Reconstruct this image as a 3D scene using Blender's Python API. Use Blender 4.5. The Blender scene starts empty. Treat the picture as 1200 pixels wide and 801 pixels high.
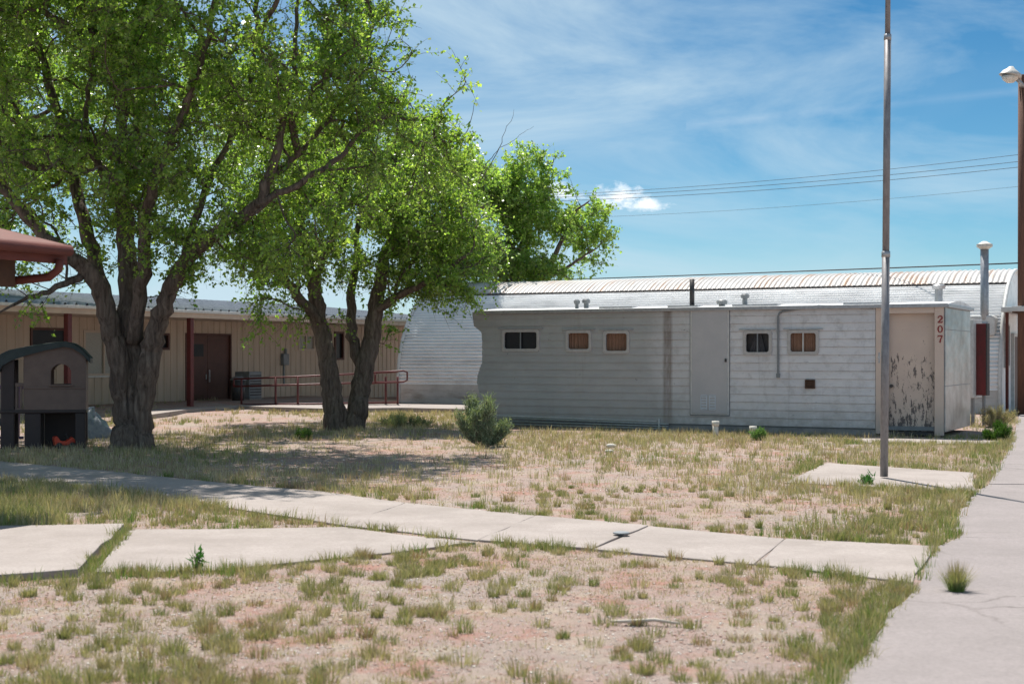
import bpy, math, random
import numpy as np
from mathutils import Vector, Matrix
random.seed(7); RNG = np.random.default_rng(7)
F = 1667.0; HZ = 416.0; CH = 1.65; AL = math.radians(27)
U = (math.cos(AL), -math.sin(AL)); V = (math.sin(AL), math.cos(AL))
scene = bpy.context.scene
COL = scene.collection
# ------------------------------------------------------------------ picture measurements -> metres
def P(px, py, Z): return Vector(((px-600)/F*Z, Z, CH-(py-HZ)/F*Z))
def G(px, py, z=0.0):
    Z = (CH-z)*F/(py-HZ); return Vector(((px-600)/F*Z, Z, z))
class Plane:                        # vertical wall through (x,y) running along direction angle a
    def __init__(s, x, y, a): s.o = (x, y); s.d = (math.cos(a), math.sin(a)); s.a = a
    def s(s, px, out=0.0):
        k = (px-600)/F
        ox = s.o[0]+s.d[1]*out; oy = s.o[1]-s.d[0]*out
        return (k*oy-ox)/(s.d[0]-k*s.d[1])
    def z(s, px, py, out=0.0):
        t = s.s(px, out); Z = s.o[1]-s.d[0]*out+s.d[1]*t
        return CH-(py-HZ)/F*Z
# ------------------------------------------------------------------ mesh builder
class MB:
    def __init__(s): s.v = []; s.f = []
    def add(s, vs, fs):
        n = len(s.v); s.v += [tuple(v) for v in vs]; s.f += [tuple(i+n for i in f) for f in fs]; return s
    def box(s, x0, x1, y0, y1, z0, z1):
        return s.add([(x0,y0,z0),(x1,y0,z0),(x1,y1,z0),(x0,y1,z0),(x0,y0,z1),(x1,y0,z1),(x1,y1,z1),(x0,y1,z1)],
                     [(3,2,1,0),(4,5,6,7),(0,1,5,4),(1,2,6,5),(2,3,7,6),(3,0,4,7)])
    def tube(s, pts, rad, n=8, cap=True, lump=0.0, seed=0):
        pts = [Vector(p) for p in pts]; m = len(pts)
        if not hasattr(rad, '__len__'): rad = [rad]*m
        vs = []; fs = []; prev = None
        for i, p in enumerate(pts):
            t = (pts[min(i+1, m-1)]-pts[max(i-1, 0)])
            if t.length < 1e-9: t = Vector((0,0,1))
            t.normalize()
            if prev is None:
                a = Vector((1,0,0)) if abs(t.x) < .9 else Vector((0,1,0)); prev = (a-t*a.dot(t)).normalized()
            else:
                prev = prev-t*prev.dot(t)
                prev = prev.normalized() if prev.length > 1e-6 else t.orthogonal().normalized()
            b = t.cross(prev)
            for k in range(n):
                an = 2*math.pi*k/n; r = rad[i]
                if lump: r *= 1+lump*(math.sin(3*an+seed+i*.23)+.6*math.sin(5*an-seed*2+i*.31)+.4*math.sin(i*1.3+an*2+seed))
                vs.append(p+(prev*math.cos(an)+b*math.sin(an))*r)
        for i in range(m-1):
            for k in range(n):
                k2 = (k+1) % n
                fs.append((i*n+k, i*n+k2, (i+1)*n+k2, (i+1)*n+k))
        if cap: fs.append(tuple(range(n-1,-1,-1))); fs.append(tuple((m-1)*n+k for k in range(n)))
        return s.add(vs, fs)
    def cyl(s, x, y, z0, z1, r0, r1=None, n=20): return s.tube([(x,y,z0),(x,y,z1)], [r0, r0 if r1 is None else r1], n)
    def prism_y(s, poly, y0, y1):   # poly in (x,z), counterclockwise seen from -y
        n = len(poly)
        vs = [(x,y0,z) for x,z in poly]+[(x,y1,z) for x,z in poly]
        fs = [tuple(range(n)), tuple(range(2*n-1,n-1,-1))]+[((i+1)%n, i, n+i, n+(i+1)%n) for i in range(n)]
        return s.add(vs, fs)
    def prism_z(s, poly, z0, z1):
        n = len(poly)
        vs = [(x,y,z0) for x,y in poly]+[(x,y,z1) for x,y in poly]
        fs = [tuple(range(n-1,-1,-1)), tuple(range(n,2*n))]+[(i, (i+1)%n, n+(i+1)%n, n+i) for i in range(n)]
        return s.add(vs, fs)
    def ring_y(s, outer, inner, y0, y1):
        n = len(outer); vs = []
        for loop, y in ((outer,y0),(inner,y0),(outer,y1),(inner,y1)): vs += [(x,y,z) for x,z in loop]
        fs = []
        for i in range(n):
            j = (i+1) % n
            fs += [(i,j,n+j,n+i), (2*n+j,2*n+i,3*n+i,3*n+j), (j,i,2*n+i,2*n+j), (n+i,n+j,3*n+j,3*n+i)]
        return s.add(vs, fs)
    def build(s, name, m, parent=None, smooth=False, bevel=0.0):
        me = bpy.data.meshes.new(name); me.from_pydata(s.v, [], s.f); me.validate()
        if smooth: me.polygons.foreach_set('use_smooth', [True]*len(me.polygons))
        me.materials.append(m); me.update()
        o = bpy.data.objects.new(name, me); COL.objects.link(o); o.parent = parent
        if bevel:
            b = o.modifiers.new('bevel', 'BEVEL'); b.width = bevel; b.segments = 2; b.limit_method = 'ANGLE'
        return o
def rrect(x0, x1, z0, z1, r, k=5):
    pts = []
    for cx, cz, a0 in ((x1-r,z0+r,-90),(x1-r,z1-r,0),(x0+r,z1-r,90),(x0+r,z0+r,180)):
        for i in range(k+1):
            a = math.radians(a0+90*i/k); pts.append((cx+r*math.cos(a), cz+r*math.sin(a)))
    return pts
def tag(o, label=None, cat=None, group=None, kind=None):
    if label: o['label'] = label
    if cat: o['category'] = cat
    if group: o['group'] = group
    if kind: o['kind'] = kind
    return o
def empty(name, loc=(0,0,0), rz=0.0, label=None, cat=None, group=None):
    o = bpy.data.objects.new(name, None); COL.objects.link(o); o.location = loc; o.rotation_euler = (0,0,rz)
    o.empty_display_size = .2
    return tag(o, label, cat, group)
def copy_tree(o, parent=None):
    c = o.copy(); COL.objects.link(c); c.parent = parent
    for ch in list(o.children): copy_tree(ch, c)
    return c
def np_mesh(name, verts, nper, mat_, parent=None, cols=None, faces=None, smooth=False):
    me = bpy.data.meshes.new(name); nv = len(verts)
    me.vertices.add(nv); me.vertices.foreach_set('co', verts.astype(np.float32).ravel())
    if faces is None: faces = np.arange(nv).reshape(-1, nper)
    nf = len(faces); k = faces.shape[1]
    me.loops.add(nf*k); me.loops.foreach_set('vertex_index', faces.astype(np.int32).ravel())
    me.polygons.add(nf); me.polygons.foreach_set('loop_start', np.arange(0, nf*k, k, dtype=np.int32))
    me.polygons.foreach_set('loop_total', np.full(nf, k, dtype=np.int32))
    if smooth: me.polygons.foreach_set('use_smooth', np.ones(nf, dtype=bool))
    if cols is not None:
        at = me.attributes.new('tint', 'FLOAT_COLOR', 'POINT')
        c4 = np.ones((nv, 4), dtype=np.float32); c4[:, :3] = cols; at.data.foreach_set('color', c4.ravel())
    me.update(calc_edges=True); me.materials.append(mat_)
    o = bpy.data.objects.new(name, me); COL.objects.link(o); o.parent = parent
    return o
# ------------------------------------------------------------------ materials
class N:
    def __init__(s, name):
        s.m = bpy.data.materials.new(name); s.m.use_nodes = True; s.t = s.m.node_tree; s.b = s.t.nodes['Principled BSDF']
        s.tc = s.t.nodes.new('ShaderNodeTexCoord')
    def n(s, typ, **k):
        x = s.t.nodes.new(typ)
        for a, v in k.items(): setattr(x, a, v)
        return x
    def l(s, a, b): s.t.links.new(a, b)
    def coord(s, sc=(1,1,1), rot=(0,0,0), loc=(0,0,0), kind='Object'):
        mp = s.n('ShaderNodeMapping'); mp.inputs['Scale'].default_value = sc; mp.inputs['Rotation'].default_value = rot
        mp.inputs['Location'].default_value = loc
        s.l(s.tc.outputs[kind], mp.inputs['Vector']); return mp.outputs[0]
    def noise(s, scale, detail=4, rough=.55, co=None, dist=0):
        x = s.n('ShaderNodeTexNoise'); x.inputs['Scale'].default_value = scale; x.inputs['Detail'].default_value = detail
        x.inputs['Roughness'].default_value = rough; x.inputs['Distortion'].default_value = dist
        s.l(co if co else s.tc.outputs['Object'], x.inputs['Vector']); return x.outputs['Fac']
    def ramp(s, fac, stops, interp='LINEAR'):
        r = s.n('ShaderNodeValToRGB'); e = r.color_ramp; e.interpolation = interp
        while len(e.elements) < len(stops): e.elements.new(.5)
        for el, (p, c) in zip(e.elements, stops):
            el.position = p; el.color = (c, c, c, 1) if not hasattr(c, '__len__') else (*c, 1)
        s.l(fac, r.inputs[0]); return r.outputs[0]
    def mix(s, fac, a, b, mode='MIX'):
        x = s.n('ShaderNodeMix', data_type='RGBA', blend_type=mode)
        for sock, val in ((x.inputs[0], fac), (x.inputs[6], a), (x.inputs[7], b)):
            if isinstance(val, (int, float)): sock.default_value = val
            elif isinstance(val, tuple): sock.default_value = (*val, 1)
            else: s.l(val, sock)
        return x.outputs[2]
    def math(s, op, a, b=0.0, clamp=False):
        x = s.n('ShaderNodeMath', operation=op); x.use_clamp = clamp
        for sock, val in ((x.inputs[0], a), (x.inputs[1], b)):
            if isinstance(val, (int, float)): sock.default_value = val
            else: s.l(val, sock)
        return x.outputs[0]
    def base(s, c, rough=.7, metal=0.0, spec=.5):
        if isinstance(c, tuple): s.b.inputs['Base Color'].default_value = (*c, 1)
        else: s.l(c, s.b.inputs['Base Color'])
        if isinstance(rough, float): s.b.inputs['Roughness'].default_value = rough
        else: s.l(rough, s.b.inputs['Roughness'])
        s.b.inputs['Metallic'].default_value = metal; s.b.inputs['Specular IOR Level'].default_value = spec
        return s
    def bump(s, h, dist=.01, strength=1.0):
        x = s.n('ShaderNodeBump'); x.inputs['Distance'].default_value = dist; x.inputs['Strength'].default_value = strength
        s.l(h, x.inputs['Height']); s.l(x.outputs[0], s.b.inputs['Normal']); return s
def simple(name, c, c2=None, scale=6, rough=.7, bump=.002, bs=40, stretch=(1,1,1), metal=0.0, spec=.4):
    n = N(name); co = n.coord(stretch)
    c2 = c2 or tuple(x*.75 for x in c)
    n.base(n.mix(n.ramp(n.noise(scale, 6, .65, co), [(.35, 0.), (.65, 1.)]), c, c2), rough, metal, spec)
    n.bump(n.noise(bs, 3, .5, co), bump); return n.m
M = {}
M['white_metal'] = simple('white painted metal', (.62,.62,.6), (.5,.5,.48), 9, .45)
M['galv'] = simple('galvanised steel', (.42,.43,.44), (.3,.31,.33), 14, .4, metal=.55)
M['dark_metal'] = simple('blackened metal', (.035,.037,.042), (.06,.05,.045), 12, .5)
M['maroon'] = simple('maroon painted steel', (.13,.025,.024), (.09,.02,.019), 8, .45)
M['maroon_panel'] = simple('maroon faded paint', (.15,.02,.022), (.10,.02,.02), 5, .6)
M['rust_red'] = simple('barn red painted wood', (.135,.034,.024), (.10,.026,.02), 3, .7, .004, 20, (1,1,6))
M['soffit'] = simple('dark brown boards', (.10,.055,.035), (.07,.04,.03), 6, .8)
M['doorbrown'] = simple('dark red brown door paint', (.105,.045,.034), (.08,.035,.028), 4, .55)
M['glass_dark'] = simple('dark window glass', (.012,.014,.017), (.02,.02,.022), 3, .3, 0.0, spec=.25)
M['curtain'] = simple('orange brown curtain', (.27,.16,.11), (.19,.105,.07), 30, .9, .002, 60, (4,1,.3))
M['curtain_grey'] = simple('grey curtain', (.10,.095,.10), (.05,.05,.055), 20, .9, .002, 60, (4,1,.3))
M['blind'] = simple('pale window blind', (.42,.42,.38), (.35,.35,.32), 20, .8)
M['pvc'] = simple('weathered white plastic pipe', (.68,.66,.6), (.5,.48,.42), 12, .5)
M['play_tan'] = simple('mauve tan moulded plastic', (.18,.125,.105), (.145,.10,.085), 5, .55)
M['play_brown'] = simple('dark brown moulded plastic', (.05,.035,.035), (.04,.03,.03), 5, .55)
M['play_green'] = simple('dark green moulded plastic', (.012,.026,.026), (.03,.045,.05), 5, .4)
M['play_purple'] = simple('purple moulded plastic', (.09,.04,.11), (.07,.035,.09), 5, .5)
M['toy_red'] = simple('red orange plastic', (.65,.07,.03), (.5,.05,.025), 5, .4)
M['tarp'] = simple('grey blue tarpaulin', (.16,.19,.23), (.30,.32,.35), 7, .5, .01, 12)
M['wire'] = simple('black cable', (.03,.03,.035), (.03,.03,.03), 5, .6)
M['red_paint'] = simple('red number paint', (.28,.03,.03), (.20,.03,.03), 60, .6)
M['stone'] = simple('pale stone', (.6,.57,.5), (.45,.42,.38), 12, .9, .01, 15)
M['deadwood'] = simple('bleached dead wood', (.62,.56,.48), (.5,.44,.37), 20, .9, .005, 40)
M['box_grey'] = simple('grey painted steel box', (.22,.24,.25), (.17,.18,.19), 8, .5)
def m_concrete(name, c=(.37,.325,.30), stain=(.285,.248,.225)):
    n = N(name)
    a = n.ramp(n.noise(.9, 8, .7), [(.38, 0.), (.62, 1.)])
    col = n.mix(a, c, stain)
    col = n.mix(n.ramp(n.noise(38, 5, .7), [(.40, 0.), (.70, .6)]), col, tuple(x*.62 for x in c))
    col = n.mix(n.ramp(n.noise(4, 8, .75), [(.58, 0.), (.72, .45)]), col, tuple(x*1.15 for x in c))
    vo = n.n('ShaderNodeTexVoronoi', feature='DISTANCE_TO_EDGE'); vo.inputs['Scale'].default_value = .42
    dc = n.n('ShaderNodeMix', data_type='RGBA'); nz = n.n('ShaderNodeTexNoise'); nz.inputs['Scale'].default_value = 1.6; nz.inputs['Detail'].default_value = 6
    n.l(n.tc.outputs['Object'], nz.inputs['Vector']); dc.inputs[0].default_value = .35
    n.l(n.tc.outputs['Object'], dc.inputs[6]); n.l(nz.outputs['Color'], dc.inputs[7]); n.l(dc.outputs[2], vo.inputs['Vector'])
    crack = n.math('MULTIPLY', n.ramp(vo.outputs['Distance'], [(0., 1.), (.006, 0.)]), n.ramp(n.noise(.35, 2), [(.51, 0.), (.58, .8)]))
    col = n.mix(crack, col, (.10,.085,.075))
    n.base(col, .9, spec=.2); n.bump(n.noise(90, 4, .7), .004); return n.m
M['concrete'] = m_concrete('weathered concrete')
M['concrete2'] = m_concrete('grey walk concrete', (.29,.257,.25), (.245,.218,.21))
def m_ground():
    n = N('dry soil with gravel and litter')
    big = n.ramp(n.noise(.55, 5, .6), [(.36, 0.), (.64, 1.)])
    soil = n.mix(big, (.37,.31,.28), (.39,.255,.215))
    fine = n.ramp(n.noise(16, 8, .85), [(.38, 0.), (.62, 1.)])
    soil = n.mix(n.math('MULTIPLY', fine, .75), soil, (.20,.155,.135))
    vo = n.n('ShaderNodeTexVoronoi'); vo.inputs['Scale'].default_value = 48; n.l(n.tc.outputs['Object'], vo.inputs['Vector'])
    peb = n.ramp(vo.outputs['Distance'], [(.22, 1.), (.36, 0.)])
    sep = n.n('ShaderNodeSeparateColor'); n.l(vo.outputs['Color'], sep.inputs[0])
    sel = n.math('GREATER_THAN', sep.outputs[0], .62)
    pc = n.mix(sep.outputs[1], (.42,.24,.19), (.70,.64,.57))
    soil = n.mix(n.math('MULTIPLY', peb, sel), soil, pc)
    red = n.ramp(n.noise(1.3,7,.75,n.coord(loc=(5,3,0))), [(.51,0.),(.62,.7)])
    soil = n.mix(red, soil, (.34,.16,.12))
    dry = n.ramp(n.noise(1.7, 6, .7), [(.48, 0.), (.66, .7)])
    soil = n.mix(dry, soil, (.38,.325,.25))
    mat_ = n.ramp(n.noise(2.6,8,.8,n.coord(loc=(2,7,0))), [(.50,0.),(.60,.45)])
    soil = n.mix(mat_, soil, (.27,.225,.19))
    n.base(soil, .95, spec=.15)
    n.bump(n.math('ADD', n.noise(30, 6, .75), n.math('MULTIPLY', n.math('MULTIPLY', peb, sel), .5)), .02); return n.m
M['ground'] = m_ground()
def m_tint(name, rough=.7, trans=.0, spec=.3, gain=1.0):
    n = N(name); at = n.n('ShaderNodeAttribute'); at.attribute_name = 'tint'
    n.base(at.outputs['Color'], rough, spec=spec)
    if trans:
        tr = n.n('ShaderNodeBsdfTranslucent'); mx = n.n('ShaderNodeMixShader'); mx.inputs[0].default_value = trans
        c = n.mix(1.0, at.outputs['Color'], (1.22*gain,1.25*gain,.5*gain), 'MULTIPLY')
        n.l(c, tr.inputs[0]); n.l(n.b.outputs[0], mx.inputs[1]); n.l(tr.outputs[0], mx.inputs[2])
        n.l(mx.outputs[0], n.t.nodes['Material Output'].inputs[0])
    return n.m
M['leaf'] = m_tint('green leaves', .36, .5, .7, 1.8)
M['grass'] = m_tint('grass blades', .75, .3, .2)
M['gravel'] = m_tint('loose gravel', .9, 0, .2)
def m_bark():
    n = N('furrowed grey brown bark')
    co = n.coord((9,9,1.3)); nz = n.noise(1.6, 8, .7, co, .6)
    col = n.ramp(nz, [(.32,(.040,.032,.028)), (.48,(.15,.115,.095)), (.7,(.29,.235,.195))])
    n.base(n.mix(n.ramp(n.noise(1.5,3), [(.4,0.),(.7,.35)]), col, (.20,.17,.155)), .95, spec=.15); n.bump(nz, .09); return n.m
M['bark'] = m_bark()
M['twig'] = simple('grey brown twig bark', (.16,.125,.10), (.11,.085,.07), 10, .9)
def m_siding():
    n = N('aged aluminium trailer siding')
    sep = n.n('ShaderNodeSeparateXYZ'); n.l(n.tc.outputs['Object'], sep.inputs[0])
    # repainted darker matt grey stretch at the left, older pale paint on the right
    w = n.math('ADD', n.math('MULTIPLY', sep.outputs[0], .30), n.math('MULTIPLY', n.noise(.9, 5, .6), .55))
    m_ = n.ramp(n.math('ADD', w, 1.75), [(.12, 1.), (.48, 0.)])
    col = n.mix(n.ramp(n.noise(1.1, 6, .6, n.coord((1,1,2.5))), [(.3,0.),(.7,1.)]), (.69,.67,.665), (.57,.555,.56))
    grey = n.mix(n.ramp(n.noise(1.4, 5, .6, n.coord((1,1,3))), [(.3,0.),(.7,1.)]), (.43,.425,.42), (.365,.365,.365))
    col = n.mix(m_, col, grey)
    drip = n.ramp(n.noise(2.2, 4, .6, n.coord((3.2,1,.12))), [(.60,0.),(.78,.5)])
    col = n.mix(drip, col, (.30,.26,.235))
    st = n.math('ABSOLUTE', n.math('ADD', sep.outputs[0], -TR.s(782.5)))
    col = n.mix(n.math('MULTIPLY', n.ramp(st, [(.0,1.),(.07,.9),(.13,0.)]), n.ramp(n.noise(3, 5, .6, n.coord((3,1,.6))), [(.3,.35),(.6,.85)])), col, (.19,.145,.12))
    dirt = n.math('MULTIPLY', n.ramp(n.math('MULTIPLY', sep.outputs[2], .5), [(.08,.85),(.38,0.)]), n.ramp(n.noise(2.5,6,.7), [(.35,.2),(.65,1.)]))
    col = n.mix(dirt, col, (.33,.295,.26))
    rz_ = n.math('FRACT', n.math('DIVIDE', n.math('SUBTRACT', sep.outputs[2], SID[0]), SID[1]))
    seam = n.math('MULTIPLY', n.ramp(rz_, [(.0,1.),(.05,.0),(.93,0.),(1.,1.)]), n.ramp(n.noise(1.1,5,.7,n.coord((1.5,1,5))), [(.40,.12),(.60,.75)]))
    seam = n.math('MULTIPLY', seam, n.math('SUBTRACT', 1.0, n.math('MULTIPLY', m_, .82)))
    col = n.mix(seam, col, (.20,.20,.215))
    sm = n.ramp(n.noise(2.6, 7, .7, n.coord((1.5,1,1.5))), [(.50,0.),(.70,.55)])
    col = n.mix(sm, col, (.36,.335,.32))
    chip = n.ramp(n.noise(5.5, 6, .75, n.coord((1,1,1.7))), [(.655,0.),(.67,.8)])
    col = n.mix(chip, col, (.20,.20,.215))
    n.base(col, n.ramp(n.noise(3,3), [(.3,.38),(.7,.55)]), .15, .45); n.bump(n.noise(1.6, 2, .45), .03); return n.m
def m_peel(name, full=True):
    n = N(name)
    sep = n.n('ShaderNodeSeparateXYZ'); n.l(n.tc.outputs['Object'], sep.inputs[0])
    base = n.mix(n.ramp(n.noise(2,4), [(.3,0.),(.7,1.)]), (.62,.50,.42), (.55,.44,.375))
    h = n.ramp(n.math('MULTIPLY', sep.outputs[2], .36), [(.02,.20),(.18,.12),(.30,.11),(.55,.1),(.62,.02),(.85,-0.05)]) if full else 0.0
    nz = n.noise(6.5, 8, .78, n.coord((1.8,1,.6)))
    f = n.math('ADD', nz, h) if full else nz
    m_ = n.ramp(f, [(.65,0.),(.672,1.)] if full else [(.70,0.),(.73,1.)])
    n.base(n.mix(m_, base, (.13,.11,.105)), .7); n.bump(m_, .004, .6); return n.m
M['peel'] = m_peel('peeling tan paint'); M['tan'] = m_peel('tan painted trim', False)
def m_quon(name, c, c2, c3, metal=.25, vert=False):
    n = N(name)
    col = n.mix(n.ramp(n.noise(.8,6,.65), [(.35,0.),(.65,1.)]), c, c2)
    s = n.ramp(n.noise(1.2, 6, .7, n.coord((2.5,.25,.25) if vert else (.5,2,2))), [(.5,0.),(.68,1.)])
    col = n.mix(s, col, c3)
    n.base(col, .42, metal, .5); return n.m
M['quonset'] = m_quon('weathered silver painted corrugated steel', (.90,.90,.895), (.80,.80,.80), (.62,.62,.62), .0)
M['quonset_cap'] = m_quon('rust stained corrugated cap', (.58,.56,.53), (.46,.43,.40), (.42,.26,.16), .1, True)
M['stem'] = m_quon('dirty white boards', (.58,.56,.53), (.42,.40,.38), (.28,.24,.2), 0)
M['white_roof'] = m_quon('white elastomer roof', (.78,.78,.77), (.68,.68,.67), (.5,.48,.45), 0)
def m_beige():
    n = N('beige ribbed wall panel')
    col = n.mix(n.ramp(n.noise(1.2,4,.6,n.coord((3,3,.4))), [(.35,0.),(.7,1.)]), (.52,.415,.32), (.43,.34,.26))
    n.base(col, .6); n.bump(n.noise(8,3), .003); return n.m
M['beige'] = m_beige()
M['trim'] = simple('cream fascia board', (.55,.45,.36), (.45,.37,.3), 3, .6)
M['roof_metal'] = simple('grey roof sheet', (.30,.32,.35), (.20,.22,.25), 5, .45, metal=.3)
M['wood'] = simple('creosoted pole wood', (.17,.085,.055), (.11,.055,.04), 4, .85, .006, 30, (6,6,.5))
M['steel_pole'] = simple('mottled grey pole paint', (.27,.265,.27), (.19,.18,.19), 20, .5, .001, 40, (1,1,.4), .3)
M['lamp'] = simple('grey lamp housing', (.50,.50,.47), (.42,.42,.4), 8, .5)
# ------------------------------------------------------------------ terrain
WL = Plane(P(244,468,46.5).x, 46.5, math.pi/2-AL)            # left building wall (runs along V)
TR = Plane(P(1108,0,28.6).x, 28.6, -AL)                      # trailer front
QN = Plane(P(1172,0,39.9).x, 39.9, -AL)                      # quonset front base
def sstep(a, b, x):
    t = np.clip((x-a)/(b-a), 0, 1); return t*t*(3-2*t)
def terr(x, y):
    x = np.asarray(x, float); y = np.asarray(y, float)
    dx = x-WL.o[0]; dy = y-WL.o[1]
    out = dx*U[0]+dy*U[1]; al = dx*V[0]+dy*V[1]
    z = .2*sstep(4.2, 1.6, out)*sstep(8, 5, al)
    z = z+.005*np.sin(x*1.7+1)*np.cos(y*1.3)+.004*np.sin(x*3.9+y*2.7)-.004
    return z
def axis(lo, hi, step, far):
    a = list(np.arange(lo, hi+1e-6, step)); g = step
    while a[-1] < far: g *= 1.35; a.append(a[-1]+g)
    g = step
    while a[0] > -far: g *= 1.35; a.insert(0, a[0]-g)
    return np.array(a)
ax = axis(-22, 20, .3, 3000); ay = axis(4, 56, .3, 3000)
gx, gy = np.meshgrid(ax, ay); gz = terr(gx, gy)
idx = np.arange(gx.size).reshape(gx.shape)
fc = np.stack([idx[:-1,:-1], idx[:-1,1:], idx[1:,1:], idx[1:,:-1]], -1).reshape(-1,4)
g = np_mesh('ground', np.stack([gx,gy,gz],-1).reshape(-1,3), 4, M['ground'], faces=fc, smooth=True)
tag(g, kind='structure')
# ------------------------------------------------------------------ paths
def lerp(a, b, t): return a+(b-a)*t
PATHS = []
def slabs(name, pairs, m, z1=.014, z0=-.1, gap=.006, joints=None):
    """pairs: (top pixel, bottom pixel); consecutive quads; joints: indices with a gap"""
    mb = MB(); pts = [(G(*a), G(*b)) for a, b in pairs]
    for i in range(len(pts)-1):
        (a0,b0),(a1,b1) = pts[i], pts[i+1]
        PATHS.append(np.array([(p.x,p.y) for p in (a0,a1,b1,b0)]))
    runs = []; cur = [pts[0]]
    for i in range(1, len(pts)):
        cur.append(pts[i])
        if joints is None or i in joints or i == len(pts)-1: runs.append(cur); cur = [pts[i]]
    for r in runs:
        r = list(r)
        def sh(p, q):
            d = [(q[k]-p[k]) for k in (0,1)]
            return tuple(p[k]+d[k].normalized()*gap for k in (0,1))
        r0, r1 = sh(r[0], r[1]), sh(r[-1], r[-2]); r[0], r[-1] = r0, r1
        poly = [(p[1].x, p[1].y) for p in r]+[(p[0].x, p[0].y) for p in reversed(r)]
        # fine wavy edges
        out = []
        for i in range(len(poly)):
            a, b = poly[i], poly[(i+1) % len(poly)]
            L = math.dist(a, b); k = max(1, int(L/.35))
            for j in range(k):
                t = j/k; w = 0 if j == 0 else random.gauss(0, .012)
                nx, ny = -(b[1]-a[1])/L, (b[0]-a[0])/L
                out.append((lerp(a[0],b[0],t)+nx*w, lerp(a[1],b[1],t)+ny*w))
        ar = sum(out[i][0]*out[(i+1)%len(out)][1]-out[(i+1)%len(out)][0]*out[i][1] for i in range(len(out)))
        if ar < 0: out.reverse()
        mb.prism_z(out, z0, z1+random.uniform(-.004,.004))
    return tag(mb.build(name, m, bevel=.006), kind='structure')
slabs('garden_path', [((-120,531),(-120,555)),((0,541),(0,563)),((130,553),(95,572)),((246,565),(200,584)),((380,577),(290,599)),((475,590),(400,616)),
   ((628,605),(560,634)),((760,617),(695,644)),((920,632),(884,662)),((1096,641),(1071,684))], M['concrete'], joints=[1,3,5,6,7,8])
slabs('side_path', [((150,622),(108,672)),((290,621),(250,670)),((403,619),(400,655)),((470,628),(470,648)),((558,637),(535,639))], M['concrete'], joints=[])
slabs('entrance_slab', [((-160,626),(-160,694)),((146,620),(92,675))], M['concrete'], z1=.055)
slabs('flagpole_slab', [((969,543),(919,566)),((1142,554.5),(1142,577))], M['concrete'])
slabs('side_walk', [((960,840),(1400,900)),((984,801),(1500,830)),((1014,770),(1500,790)),((1040,721),(1500,738)),((1072,693),(1500,722)),((1098,641),(1500,660)),((1125,630),(1500,640)),
   ((1119,613),(1500,616)),((1138,582),(1500,584)),((1159,568),(1500,571)),((1184,524),(1400,524)),((1191,500),(1330,500)),((1197,476),(1260,474))], M['concrete2'], joints=[4,6,9,10])
slabs('trailer_apron', [((1010,514),(1005,519)),((1172,515),(1172,521))], M['concrete'])
# walk along the beige building
mb = MB(); pl = []
for px, py, py2 in ((165,489,484),(220,481,475),(280,477,472),(380,480,474.5),(470,479,474.5),(565,481,476)):
    pl.append((G(px,py,.08), G(px,py2,.08)))
for i in range(len(pl)-1):
    q = [pl[i][0], pl[i+1][0], pl[i+1][1], pl[i][1]]; PATHS.append(np.array([(p.x,p.y) for p in q]))
    mb.prism_z([(p.x,p.y) for p in q], -.1, .12)
tag(mb.build('building_walk', M['concrete']), kind='structure')
# ------------------------------------------------------------------ trailer
M['endmetal'] = simple('bare brushed aluminium sheet', (.40,.42,.44), (.16,.17,.18), .9, .35, .02, 1.6, (1,1,1.6), .85)
M['winframe'] = simple('dull aluminium window frame', (.46,.445,.43), (.38,.37,.36), 12, .45)
M['louvre_blue'] = simple('pale blue grey louvre plate', (.60,.66,.72), (.5,.55,.6), 20, .5)
T = empty('trailer_building', (TR.o[0], TR.o[1], 0), -AL, 'long low grey metal trailer with peeling tan door, number 207 and five small windows', 'trailer')
HT = TR.z(1108, 353.5); SL = TR.s(563); SR = 0.0; ST = TR.s(1026)
rows = 15; z_b = TR.z(1000, 501); z_t = HT-.06
wins = []
for (x0,x1,y0,y1,kind) in ((591,630,388.5,409,'dark'),(666,691,389.5,409.5,'cur'),(710,735.5,390,411.5,'cur'),(874,902,390,413,'mix'),(926,957,389.5,412.5,'cur2')):
    xa, xb = TR.s(x0), TR.s(x1); za, zb = TR.z((x0+x1)/2, y1), TR.z((x0+x1)/2, y0); wins.append((xa,xb,za,zb,kind))
def siding(x0, x1, holes, sheet=None):
    m = MB(); edges = sorted({x0, x1, *[h[0] for h in holes], *[h[1] for h in holes]})
    rz = [lerp(z_b, z_t, i/rows) for i in range(rows+1)]
    for i in range(rows):
        a, b = rz[i], rz[i+1]
        cuts = sorted({a, b, *[z for h in holes for z in h[2:4] if a < z < b]})
        yo = lambda z: -.018*(b-z)/(b-a)
        for j in range(len(edges)-1):
            xa, xb = edges[j], edges[j+1]; xm = (xa+xb)/2
            if xb-xa < 1e-4: continue
            for k in range(len(cuts)-1):
                c, d = cuts[k], cuts[k+1]; zm = (c+d)/2
                if any(h[0] < xm < h[1] and h[2] < zm < h[3] for h in holes): continue
                L, Lt = xa, xa
                if xa == x0:
                    L, Lt = xa+ragged(c), xa+ragged(d)
                m.add([(L,yo(c),c),(xb,yo(c),c),(xb,yo(d),d),(Lt,yo(d),d)], [(0,1,2,3)])
                if abs(c-a) < 1e-6: m.add([(L,0,c),(xb,0,c),(xb,-.018,c),(L,-.018,c)], [(0,1,2,3)])
        m.add([(xa_, 0, a) for xa_ in (x0,)], [])
    return m
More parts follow.
